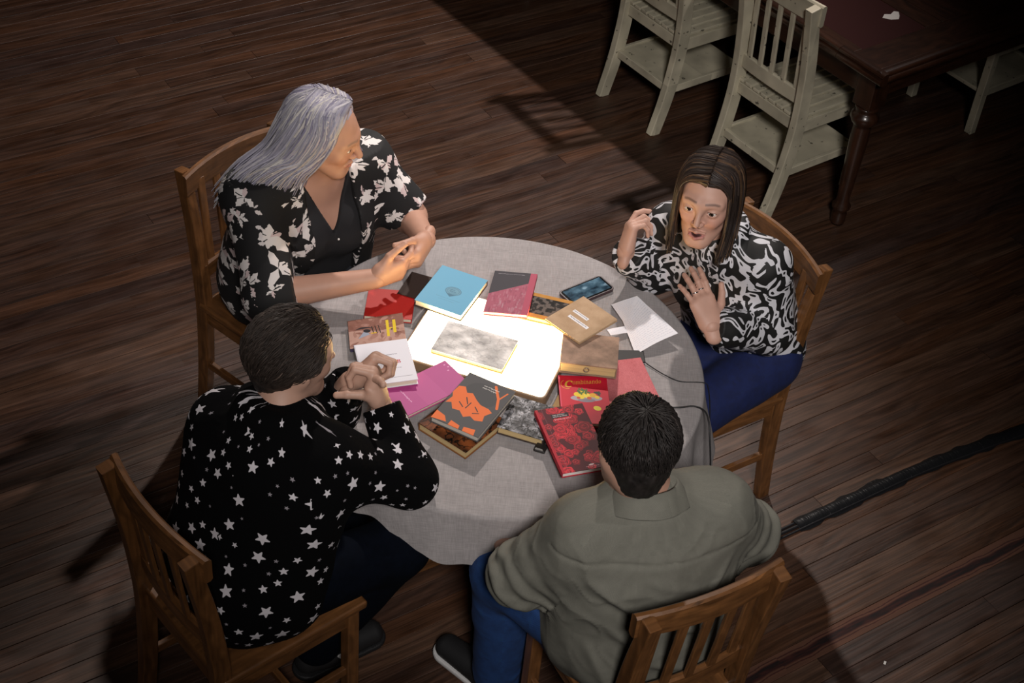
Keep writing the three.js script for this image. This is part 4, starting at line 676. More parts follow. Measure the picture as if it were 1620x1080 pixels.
const arm = (S, E, W, r, k = 0.03) => [[S, E, r[0], r[1], k], [E, W, r[1] * 0.98, r[2], k]];
const legs = (H, K, A, r) => [[H, K, r[0], r[1], 0.05], [K, A, r[1], r[2], 0.03]];
function ring(c, axis, R, rad, n = 16, sx = 1, side = [1, 0, 0], k = 0.01) { const A = unit(axis), X = unit(add(side, A, -dot3(side, A))), Y = cross3(A, X), o = []; for (let i = 0; i < n; i++) { const p = (q) => { const a = q / n * 6.2832; return add(add(c, X, Math.cos(a) * R * sx), Y, Math.sin(a) * R); }; o.push([p(i), p(i + 1), rad, rad, k]); } return o; }
const onEll = (u, v, c, R) => { const cu = Math.cos(u), su = Math.sin(u); return [c[0] + R[0] * cu * Math.sin(v), c[1] + R[1] * su, c[2] + R[2] * cu * Math.cos(v)]; };   // u elevation, v azimuth from +z to +x
const xf = (M) => (p) => { const v = V(...p).applyMatrix4(M); return [v.x, v.y, v.z]; };
const foldsOf = (amp, sc, dir) => (x, y, z, d) => { if (Math.abs(d) > 0.05) return 0; const w = fbm(x * sc * 0.5, y * sc * 0.5, z * sc * 0.5, 2) * 1.6, q = (x * dir[0] + y * dir[1] + z * dir[2]) * sc + w * 1.5; return amp * (0.6 * (1 - Math.abs(vnoise(q, x * sc * 0.35, z * sc * 0.35 + y * sc * 0.2)) * 2) + 0.7 * fbm(x * sc * 0.7, y * sc * 0.7, z * sc * 0.7, 2)); };
function shoe(ankle, toeDir, len = 0.26, base, t, upper, soleM) {
  const d = unit([toeDir[0], 0, toeDir[2]]), side = [-d[2], 0, d[0]], H = add([ankle[0], 0, ankle[2]], d, -0.05), b = [];
  const at = (k, y) => { const p = add(H, d, k); return [p[0], y, p[2]]; };
  b.push([at(0.02, 0.05), at(0.07, 0.055), 0.036, 0.040, 0.02], [at(0.08, 0.052), at(len - 0.045, 0.040), 0.040, 0.034, 0.03, { ax: side, s: 1.12 }], [at(0.045, 0.075), at(0.06, 0.10), 0.042, 0.040, 0.02]);
  b.push([[0, 0, 0], [0, 0, 0], 0, 0, 0.01, { cut: (x, y, z) => 0.026 - y }]);
  const sh = mesh('shoe', place(bodyNet(b, 0.006, null), base), upper, t);
  const s = [[at(0.02, 0.02), at(len - 0.05, 0.02), 0.044, 0.047, 0.01, { ax: [0, 1, 0], s: 0.6 }], [[0, 0, 0], [0, 0, 0], 0, 0, 0.01, { cut: (x, y, z) => Math.max(0.003 - y, y - 0.027) }]];
  mesh('sole', place(bodyNet(s, 0.005, null), base), soleM, sh);
  return sh;
}
const shoeBlack = std({ roughness: 0.6 }); shoeBlack.color.setRGB(0.012, 0.012, 0.013);
const soleWhite = std({ roughness: 0.6 }); soleWhite.color.setRGB(0.62, 0.62, 0.62);
const denimTex = dataTex(256, 256, (u, v, x, y) => { const c = 190 + 40 * Math.sin((x + y) * 0.8) + 40 * (hash3(x, y, 1) - 0.5) + 40 * fbm(u * 5, v * 5, 2, 3); return [c * 0.9, c * 0.95, c]; }, true);
const denim = (r, g, b) => { const m = std({ map: denimTex, roughness: 0.85 }); m.color.setRGB(r, g, b); return m; };

// ================= woman with long silver hair
{
  const base = [-0.62, -0.50], t = person('woman with long silver-lilac hair in black top and floral cardigan, hands together', base);
  const f = [0.6, 0, 0.8], r = [-0.8, 0, 0.6];
  const J = { P: [-0.655, 0.585, -0.53], C: [-0.60, 0.875, -0.475], N: [-0.572, 1.045, -0.462], SR: [-0.735, 0.965, -0.365], SL: [-0.462, 0.965, -0.590], f, r, rp: 0.135, rc: 0.120, rs: 0.062, wp: 0.075, wc: 0.08, bust: 0.072, belly: 0.005 };
  const ER = [-0.640, 0.800, -0.135], WR = [-0.362, 0.848, -0.192], EL = [-0.305, 0.805, -0.555], WL = [-0.238, 0.878, -0.352];
  const hpos = [-0.535, 1.172, -0.405], M = headMatrix(hpos, [0.97, -0.20, 0.16], [0.06, 1, 0.05]);
  const base1 = [0.47, 0.26, 0.185], sk = skinCol(base1);
  const legR = [[-0.73, 0.57, -0.45], [-0.40, 0.55, -0.17], [-0.33, 0.10, -0.13]], legL = [[-0.60, 0.57, -0.61], [-0.28, 0.55, -0.36], [-0.22, 0.10, -0.32]];
  const bb = [...torso(J, -0.006), ...arm(J.SR, ER, WR, [0.052, 0.047, 0.029]), ...arm(J.SL, EL, WL, [0.052, 0.047, 0.029]), ...legs(...legR, [0.08, 0.06, 0.04]), ...legs(...legL, [0.08, 0.06, 0.04]), [add(J.N, [0, -0.02, 0]), add(hpos, [0.0, -0.07, -0.0]), 0.056, 0.052, 0.03]];
  const hR = handBones('R', WR, [0.86, 0.16, -0.48], [-0.52, 0.12, -0.83], { curl: [[28, 30, 20], [34, 34, 20], [40, 38, 24], [46, 40, 24]], spread: [4, 1, -2, -5], thumb: [[0.75, 0.62, 0.2], [0.92, 0.35, 0.15], [0.96, 0.2, 0.15]], s: 0.96 });
  const hL = handBones('L', WL, [-0.22, -0.16, 0.95], [-0.88, 0.05, -0.25], { curl: [[38, 48, 30], [44, 50, 30], [48, 50, 30], [50, 50, 30]], spread: [3, 1, -2, -4], thumb: [[0.8, 0.45, 0.35], [0.75, 0.15, 0.6], [0.6, 0.05, 0.8]], s: 0.96 });
  const lip = [0.42, 0.16, 0.14], brow = [0.22, 0.15, 0.12];
  mesh('body', place(mergeIdx([bodyNet(bb, 0.010, sk), bodyNet(hR, 0.0032, sk), bodyNet(hL, 0.0032, sk), headGeo(M, { jaw: 1.05, wide: 1.03, nose: 1.05 }, faceCol(base1, lip, brow), 1, J.N)]), base), skinMat, t);
  eyes(t, M, base, '#4a3524');
  // black V-neck top
  const lx = (x, z) => (x - J.N[0]) * r[0] + (z - J.N[2]) * r[2], fz = (x, z) => (x - J.N[0]) * f[0] + (z - J.N[2]) * f[2];
  const tb = [...torso(J, 0.004), [[0, 0, 0], [0, 0, 0], 0, 0, 0, { cut: (x, y, z) => { const ly = y - J.N[1], a = Math.abs(lx(x, z)); const v = Math.min((0.085 + ly * 0.44) - a, fz(x, z) + 0.015); return Math.max(v, y - (J.N[1] - 0.005)); } }]];
  const topM = std({ roughness: 0.85 }); topM.color.setRGB(0.011, 0.011, 0.013);
  const top = mesh('top', place(garment(tb, [{ a: J.P, b: J.N, r: 0.14, ref: mul(f, -1) }], 0.5, 0.008, foldsOf(0.003, 16, [0.2, 0.6, 0])), base), topM, t);
  { const g = new THREE.SphereGeometry(0.0035, 10, 8); const pm = phys({ roughness: 0.2, color: 0xe8e4de }); const p = add(add(J.N, f, 0.137), [0, -0.195, 0]); g.translate(...p); mesh('pendant', place(g, base), pm, t); }
  // floral cardigan
  const cb = [...torso({ ...J, rp: 0.15 }, 0.017), [J.SR, ER, 0.083, 0.080, 0.05], [ER, mix3(ER, WR, 0.3), 0.080, 0.072, 0.03], [J.SL, EL, 0.080, 0.074, 0.05], [add(J.P, [0, 0, 0]), add(J.P, [-0.02, -0.10, 0.0]), 0.17, 0.165, 0.05],
    [[0, 0, 0], [0, 0, 0], 0, 0, 0, { cut: (x, y, z) => { const ly = y - J.N[1]; let v = Math.min((0.078 + Math.max(0, -ly - 0.2) * 0.10) - Math.abs(lx(x, z)), fz(x, z) + 0.03); v = Math.max(v, y - (J.N[1] - 0.012 + 0.02 * Math.abs(lx(x, z)) * 10 * 0)); v = Math.max(v, 0.475 - y); const c = (S, E, o) => { const d = unit(sub3(E, S)), L = Math.hypot(...sub3(E, S)); const q = [x - S[0], y - S[1], z - S[2]], tt = dot3(q, d); return Math.hypot(...add(q, d, -tt)) < 0.13 && tt > 0.1 ? tt - (L + o) : -1; }; const c2 = (S, E, l) => { const d = unit(sub3(E, S)), q = [x - S[0], y - S[1], z - S[2]], tt = dot3(q, d); return Math.hypot(...add(q, d, -tt)) < 0.13 && tt > 0.0 ? tt - l : -1; }; return Math.max(v, c2(ER, WR, 0.062), c(J.SL, EL, -0.015)); } }]];
  const floral = canvasTex(1024, 1024, (c, W, H) => {
    c.fillStyle = '#0b0b0d'; c.fillRect(0, 0, W, H); reseed(15);
    // ragged petals in loose sprays, drawn nine times so that the cloth repeats without a seam
    const petal = (x, y, R, a, w, col) => { c.fillStyle = col; c.beginPath(); const n = 14; for (let k = 0; k <= n; k++) { const t = k / n * 2 - 1, side = t < 0 ? -1 : 1, q = 1 - Math.abs(t), l = Math.pow(q, 0.8) * R, h = side * w * R * Math.sin(Math.PI * Math.pow(q, 0.75)) * (1 + 0.28 * Math.sin(k * 2.7 + x)); c.lineTo(x + l * Math.cos(a) - h * Math.sin(a), y + l * Math.sin(a) + h * Math.cos(a)); } c.closePath(); c.fill(); };
    const spray = (x, y, R) => { const n = 4 + Math.floor(rnd() * 4), a0 = rnd() * 6.28, P = []; for (let k = 0; k < n; k++) P.push([R * rr(0.55, 1.15), a0 + k / n * rr(4.2, 6.3), rr(0.16, 0.34), rnd() < 0.25 ? '#cdb9b8' : '#ddd7d4']); const V2 = []; for (let k = 0; k < 5; k++) V2.push([rnd() * 6.28, rr(0.1, 0.35), rr(0.4, 0.8), rr(-0.3, 0.3)]);
      for (const ox of [-W, 0, W]) for (const oy of [-H, 0, H]) { for (const [l, a, w, col] of P) petal(x + ox, y + oy, l, a, w, col); c.strokeStyle = '#0b0b0d'; c.lineWidth = 4; for (const [a, r0, r1, b] of V2) { c.beginPath(); c.moveTo(x + ox + R * r0 * Math.cos(a), y + oy + R * r0 * Math.sin(a)); c.quadraticCurveTo(x + ox + R * 0.5 * Math.cos(a + b), y + oy + R * 0.5 * Math.sin(a + b), x + ox + R * r1 * Math.cos(a + b * 0.5), y + oy + R * r1 * Math.sin(a + b * 0.5)); c.stroke(); } } };
    const pts = []; let tries = 0; while (pts.length < 60 && tries++ < 5000) { const x = rnd() * W, y = rnd() * H, R = rr(45, 105); if (pts.every(([a, b, q]) => { const dx = Math.min(Math.abs(a - x), W - Math.abs(a - x)), dy = Math.min(Math.abs(b - y), H - Math.abs(b - y)); return Math.hypot(dx, dy) > (q + R) * 0.70; })) pts.push([x, y, R]); }
    for (const [x, y, R] of pts) spray(x, y, R);
    for (let i = 0; i < 90; i++) petal(rnd() * W, rnd() * H, rr(20, 46), rnd() * 6.28, rr(0.15, 0.3), '#d3cbc9');
  });
  const cM = std({ map: floral, roughness: 0.8 });
  mesh('cardigan', place(garment(cb, [{ a: J.P, b: J.N, r: 0.17, ref: f, ou: 0.1 }, { a: J.SR, b: ER, r: 0.083, ref: [0, 0.2, -1] }, { a: J.SL, b: EL, r: 0.08, ref: [0, -1, -0.5], ou: 0.2 }], 0.62, 0.008, foldsOf(0.006, 11, [0.5, 0.5, 0.4])), base), cM, t).userData.label = 'black cardigan with pale flower print';
  const tr = denim(0.02, 0.022, 0.03);
  mesh('trousers', place(garment([[add(J.P, r, 0.08), add(J.P, r, -0.08), 0.128, 0.128, 0.05], ...legs(...legR, [0.098, 0.075, 0.06]), ...legs(...legL, [0.098, 0.075, 0.06])], [{ a: legR[0], b: legR[1], r: 0.09, ref: [0, 1, 0] }, { a: legR[1], b: legR[2], r: 0.07, ref: [1, 0, 0] }, { a: legL[0], b: legL[1], r: 0.09, ref: [0, 1, 0] }, { a: legL[1], b: legL[2], r: 0.07, ref: [1, 0, 0] }], 0.1, 0.012), base), tr, t);
  shoe(legR[2], [0.8, 0, 0.5], 0.24, base, t, shoeBlack, shoeBlack); shoe(legL[2], [0.8, 0, 0.5], 0.24, base, t, shoeBlack, shoeBlack);
  // long hair, parted on top, falling behind her right shoulder
  const X = xf(M), H = new Hair(), cE = [0, 0.034, -0.014], rE = [0.088, 0.097, 0.110]; reseed(101);
  const shade = () => { const q = rnd(), k = rr(0.75, 1.15); const c = q < 0.45 ? [0.40, 0.385, 0.46] : q < 0.75 ? [0.52, 0.50, 0.53] : q < 0.9 ? [0.25, 0.235, 0.32] : [0.60, 0.57, 0.54]; return [c[0] * k, c[1] * k, c[2] * k]; };
  const lay = (n, v0, v1, endA, endB, jit, rad) => { for (let i = 0; i < n; i++) {
    const s = (i + rnd()) / n, v = lerp(v0, v1, s), lift = rr(0.985, 1.06), R = rE.map((q) => q * lift);
    const root = X(onEll(1.48, v, [0.004, cE[1], lerp(0.05, -0.05, s)], [0.03, rE[1] * lift, 0.03])), v2 = Math.sign(v) * Math.max(Math.abs(v), 1.12), m1 = X(onEll(rr(0.7, 0.85), v + rr(-0.06, 0.06), cE, R)), m2 = X(onEll(rr(0.05, 0.25), v2 + rr(-0.1, 0.1), cE, R)), e = mix3(endA, endB, clamp(s + rr(-0.12, 0.12), 0, 1)), ee = [e[0] + rr(-jit, jit), e[1] + rr(-jit * 1.4, jit * 0.6), e[2] + rr(-jit, jit)];
    const m3 = mix3(X(onEll(-0.45, v2 * 1.08 + rr(-0.1, 0.1), cE, R.map((q) => q * 1.06))), ee, 0.28 + rr(-0.06, 0.06)), m4 = add(mix3(m3, ee, 0.55), [0, 0.018, 0.006]);
    H.lock([root, m1, m2, m3, m4, ee], rad * rr(0.75, 1.2), 0.0012, shade(), 18, 5, 0.55);
  } };
  lay(230, -0.72, -2.3, [-0.605, 1.035, -0.350], [-0.825, 0.975, -0.350], 0.024, 0.0064);
  lay(140, -1.2, -2.9, [-0.72, 1.025, -0.335], [-0.845, 0.915, -0.42], 0.032, 0.0062);
  lay(110, -2.4, -3.9, [-0.79, 0.98, -0.42], [-0.70, 0.97, -0.62], 0.03, 0.0068);
  lay(90, 1.0, 2.5, [-0.44, 1.0, -0.56], [-0.62, 0.98, -0.64], 0.025, 0.0068);
  lay(60, -0.68, -1.0, [-0.605, 1.045, -0.355], [-0.64, 1.03, -0.345], 0.012, 0.0045);
  for (let i = 0; i < 60; i++) { const v = rr(1.5, 5.0), a = rr(0.3, 1.4), p = onEll(a, v, cE, rE), q = onEll(a - rr(0.2, 0.6), v + rr(-0.3, 0.3), cE, rE.map((k) => k * rr(1.05, 1.14))); H.lock([X(p), X(mix3(p, q, 0.5).map((k, j) => k * (j === 1 ? 1.02 : 1))), X(q)], 0.0007, 0.0003, [0.6, 0.58, 0.6], 5, 3, 1); }
  const capN = netMesh(makeField([[[0, 0.034, -0.020], [0, 0.038, -0.006], 0.088, 0.083, 0.02, { ax: [1, 0, 0], s: 0.93 }], [[0, -0.03, -0.045], [0, 0.0, -0.04], 0.055, 0.07, 0.05], [[0, 0, 0], [0, 0, 0], 0, 0, 0, { cut: (x, y, z) => Math.min(z - 0.02 + Math.abs(x) * 0.05, 0.085 - y - Math.max(0, -z) * 0.2) }]]), [-0.11, -0.11, -0.13], [0.11, 0.14, 0.12], 0.005);
  const cap = toGeo(capN, () => [0.36, 0.345, 0.42]); cap.applyMatrix4(M);
  mesh('hair', place(mergeIdx([H.geo(), cap]), base), hairMat(0.42), t).userData.label = 'long silver-lilac hair';
}

// ================= person in the star-print fleece, seen from behind
{
  const base = [-0.58, 0.62], t = person('person with short dark hair in black star-print fleece, fists clasped before chin', base);
  const f = [0.42, 0, -0.907], r = [0.907, 0, 0.42];
  const J = { sd: 0.06, P: [-0.572, 0.585, 0.655], C: [-0.520, 0.845, 0.590], N: [-0.498, 0.995, 0.510], SR: [-0.362, 0.915, 0.605], SL: [-0.628, 0.905, 0.495], f, r, rp: 0.128, rc: 0.118, rs: 0.062, wp: 0.07, wc: 0.085 };
  const ER = [-0.185, 0.803, 0.525], WR = [-0.272, 0.945, 0.408], EL = [-0.405, 0.806, 0.298], WL = [-0.352, 0.968, 0.368];
  const hpos = [-0.478, 1.105, 0.445], M = headMatrix(hpos, [0.78, -0.12, -0.60], [0.1, 1, -0.1]);
  const base1 = [0.45, 0.27, 0.20], sk = skinCol(base1);
  const legR = [[-0.535, 0.57, 0.765], [-0.205, 0.555, 0.525], [-0.42, 0.105, 0.515]], legL = [[-0.665, 0.57, 0.60], [-0.37, 0.555, 0.30], [-0.40, 0.105, 0.20]];
  const bb = [...torso(J, -0.012), ...arm(J.SR, ER, WR, [0.05, 0.042, 0.027]), ...arm(J.SL, EL, WL, [0.05, 0.042, 0.027]), ...legs(...legR, [0.07, 0.055, 0.035]), ...legs(...legL, [0.07, 0.055, 0.035]), [add(J.N, [0, -0.02, 0]), add(hpos, [0, -0.07, 0.0]), 0.055, 0.052, 0.03]];
  const hR = handBones('R', WR, [-0.25, 0.90, -0.32], [-0.86, -0.1, 0.05], { curl: [[66, 72, 40], [70, 74, 40], [72, 74, 42], [74, 74, 44]], spread: [3, 1, -2, -4], thumb: [[0.55, 0.55, 0.55], [0.25, 0.25, 0.95], [0.1, 0.0, 1]], s: 1.02 });
  const hL = handBones('L', add(WL, [0.012, 0.004, 0.004]), [0.40, 0.50, -0.30], [0.75, -0.35, 0.25], { curl: [[70, 80, 50], [72, 80, 50], [74, 80, 50], [76, 80, 50]], spread: [2, 0, -1, -3], thumb: [[0.6, 0.6, 0.4], [0.3, 0.7, 0.6], [0.1, 0.8, 0.5]], s: 0.98 });
  mesh('body', place(mergeIdx([bodyNet(bb, 0.010, sk), bodyNet(hR, 0.0032, sk), bodyNet(hL, 0.0034, sk), headGeo(M, { jaw: 1.05 }, faceCol(base1, [0.36, 0.13, 0.11], [0.05, 0.035, 0.03]), 1, J.N)]), base), skinMat, t);
  eyes(t, M, base, '#3a2a1e');
  const stars = canvasTex(1024, 1024, (c, W, H) => {
    c.fillStyle = '#060607'; c.fillRect(0, 0, W, H); reseed(44); const pts = []; let tries = 0;
    const star = (x, y, R, a) => { c.beginPath(); for (let k = 0; k < 10; k++) { const q = k % 2 ? R * 0.42 : R, b = a + k * Math.PI / 5; c.lineTo(x + q * Math.sin(b), y - q * Math.cos(b)); } c.closePath(); c.fill(); c.lineWidth = R * 0.22; c.lineJoin = 'round'; c.stroke(); };
    while (pts.length < 170 && tries++ < 20000) { const x = rnd() * W, y = rnd() * H, R = pts.length < 44 ? rr(21, 26) : pts.length < 110 ? rr(12, 16) : rr(6, 9); if (pts.every(([a, b, q]) => { const dx = Math.min(Math.abs(a - x), W - Math.abs(a - x)), dy = Math.min(Math.abs(b - y), H - Math.abs(b - y)); return Math.hypot(dx, dy) > (q + R) * 1.4 + 8; })) pts.push([x, y, R, rr(-0.5, 0.5)]); }
    for (const [x, y, R, a] of pts) { c.fillStyle = c.strokeStyle = R < 10 ? '#8f8a90' : '#cfcbd0'; for (const ox of [-W, 0, W]) for (const oy of [-H, 0, H]) star(x + ox, y + oy, R, a); }
  });
  const fl = phys({ map: stars, roughness: 1, specularIntensity: 0.2, bumpMap: dataTex(256, 256, (u, v) => 128 + 110 * fbm(u * 70, v * 70, 4, 3)), bumpScale: 0.0015 });
  const back = mul(f, -1);
  const cuff = (W, E) => ({ cut: (x, y, z) => { const d = unit(sub3(W, E)), q = sub3([x, y, z], W), tt = dot3(q, d); return Math.hypot(...add(q, d, -tt)) < 0.075 ? tt + 0.012 : -1; } });
  const gb = [...torso({ ...J, rp: 0.135 }, 0.016), [J.SR, ER, 0.082, 0.068, 0.05], [ER, WR, 0.066, 0.046, 0.03], [J.SL, EL, 0.08, 0.068, 0.05], [EL, WL, 0.066, 0.046, 0.03], [J.P, add(J.P, [0.01, -0.11, -0.01]), 0.140, 0.146, 0.05],
    [[-0.56, 0.575, 0.755], [-0.49, 0.565, 0.715], 0.122, 0.112, 0.05],
    ...ring(add(add(J.N, back, 0.01), [0, -0.005, 0]), [0.25, 1, -0.35], 0.078, 0.027, 14, 1, [1, 0, 0], 0.02), [add(add(J.N, back, 0.085), [0, -0.045, 0]), add(add(J.N, back, 0.10), [0, -0.10, 0]), 0.06, 0.045, 0.05, { ax: r, s: 1.5 }],
    [[0, 0, 0], [0, 0, 0], 0, 0, 0, { cut: (x, y, z) => 0.468 - y }], [[0, 0, 0], [0, 0, 0], 0, 0, 0, cuff(WR, ER)], [[0, 0, 0], [0, 0, 0], 0, 0, 0, cuff(WL, EL)]];
  mesh('fleece_jacket', place(garment(gb, [{ a: J.P, b: J.N, r: 0.175, ref: f }, { a: J.SR, b: ER, r: 0.08, ref: [0, -1, 0], ou: 0.13 }, { a: ER, b: WR, r: 0.066, ref: [-1, 0, 0], ou: 0.3 }, { a: J.SL, b: EL, r: 0.08, ref: [0, -1, 0] }, { a: EL, b: WL, r: 0.066, ref: [0, 0, -1] }], 0.62, 0.008, foldsOf(0.005, 10, [0.6, 0.3, 0.5])), base), fl, t).userData.label = 'black fleece jacket with white star print';
  const tr = phys({ map: denimTex, roughness: 0.95, specularIntensity: 0.15 }); tr.color.setRGB(0.004, 0.006, 0.012);
  mesh('trousers', place(garment([[add(J.P, r, 0.07), add(J.P, r, -0.07), 0.122, 0.122, 0.05], ...legs(...legR, [0.095, 0.078, 0.06]), ...legs(...legL, [0.095, 0.078, 0.06])], [{ a: legR[0], b: legR[1], r: 0.09, ref: [0, -1, 0] }, { a: legR[1], b: legR[2], r: 0.07, ref: [-1, 0, 0] }, { a: legL[0], b: legL[1], r: 0.09, ref: [0, -1, 0] }, { a: legL[1], b: legL[2], r: 0.07, ref: [-1, 0, 0] }], 0.1, 0.010, foldsOf(0.004, 14, [0.7, 0.2, 0.6])), base), tr, t);
  const s1 = shoe(legR[2], [0.75, 0, -0.6], 0.27, base, t, shoeBlack, shoeBlack); shoe(legL[2], [0.75, 0, -0.6], 0.27, base, t, shoeBlack, shoeBlack);
  { const d = unit([0.75, 0, -0.6]), sd = [-d[2], 0, d[0]], st = []; for (let k = 0; k < 3; k++) { const g = rbox(0.012, 0.034, 0.004, 0, 0, 0, 0.0015); g.rotateZ(0.5); const a = add(add([legR[2][0], 0.058, legR[2][2]], d, 0.03 + k * 0.022), sd, 0.0445); g.rotateY(Math.atan2(-d[2], d[0])); g.translate(...a); st.push(g); } mesh('stripes', place(merge(st), base), soleWhite, s1).userData.label = 'white side stripes'; }
  shortHair(t, M, base, [0.030, 0.022, 0.018], 0.05, 5, { combed: true });
}
function shortHair(t, M, base, col, grey, seed, opt = {}) {
  const X = xf(M), H = new Hair(), cE = [0, 0.034, -0.016], rE = [0.0835, 0.0925, 0.104]; reseed(seed);
  const hairy = (p) => { const [x, y, z] = p; if (y < -0.1) return false; if (z > 0.02) return y > 0.06 + (z - 0.02) * 0.28 - (Math.abs(x) > 0.06 ? 0.045 : 0); if (z > -0.03) return y > 0.012 || (Math.abs(x) > 0.06 && y > -0.01 && z > 0.008 && y > -0.03); return y > -0.098; };
  const cap = netMesh(makeField([[[0, 0.030, -0.022], [0, 0.037, -0.002], 0.0905, 0.0855, 0.02, { ax: [1, 0, 0], s: 0.91 }], [[0, -0.035, -0.05], [0, -0.06, -0.048], 0.052, 0.046, 0.05], [[0, 0, 0], [0, 0, 0], 0, 0, 0, { cut: (x, y, z) => { const front = z > 0.0 ? 0.052 + z * 0.30 - y : -1, side = z > -0.035 && z <= 0.0 ? 0.02 - y : -1, nape = -0.088 - y; return Math.max(front, side, nape); } }]], (x, y, z) => 0.0035 * fbm(x * 90, y * 60, z * 60, 2)), [-0.11, -0.13, -0.14], [0.11, 0.15, 0.13], 0.0035);
  const cg = toGeo(cap, (x, y, z) => { const k = 0.8 + 0.5 * vnoise(x * 160, y * 60, z * 60); return col.map((q) => q * k); }); cg.applyMatrix4(M);
  for (let i = 0; i < 3600; i++) {
    const u = Math.asin(rr(-0.99, 1)), v = rr(0, 6.283), p = onEll(u, v, cE, rE); if (!hairy(p)) continue;
    // combed forward from the crown, down at the back and sides
    const whorl = [p[0] - 0.012, 0, p[2] + 0.055], L = Math.hypot(whorl[0], whorl[2]) || 1; let d = opt.combed ? [p[0] * 5 + rr(-0.14, 0.14), -0.25 - 1.1 * sst(0.1, -0.02, p[1]), -0.75 + rr(-0.12, 0.12)] : [whorl[0] / L + rr(-0.16, 0.16), -0.25 - 0.8 * sst(0.09, -0.02, p[1]), whorl[2] / L + rr(-0.16, 0.16)]; const n = unit([(p[0] - cE[0]) / rE[0] ** 2, (p[1] - cE[1]) / rE[1] ** 2, (p[2] - cE[2]) / rE[2] ** 2]); d = unit(add(d, n, -dot3(d, n)));
    const len = (opt.combed ? 1.35 : 1) * rr(0.03, 0.055) * (p[1] < -0.02 ? 0.5 : 1), p1 = add(add(p, d, len * 0.5), n, 0.004 + rr(0, 0.003)), p2 = add(add(p, d, len), n, -len * len * 4.5 + 0.003 + rr(0, 0.003));
    const k = rr(0.6, 1.5), g = rnd() < grey * sst(-0.1, 0.1, 0.1 - Math.abs(p[0]) * 0) * 0.5 ? 3.2 : 1; const c = col.map((q) => q * k * g);
    H.lock([X(add(p, n, -0.002)), X(p1), X(p2)], rr(0.0014, 0.0024), 0.0005, c, 6, 4, 0.6);
  }
  mesh('hair', place(mergeIdx([H.geo(), cg]), base), hairMat(0.55), t).userData.label = 'short dark hair';
}

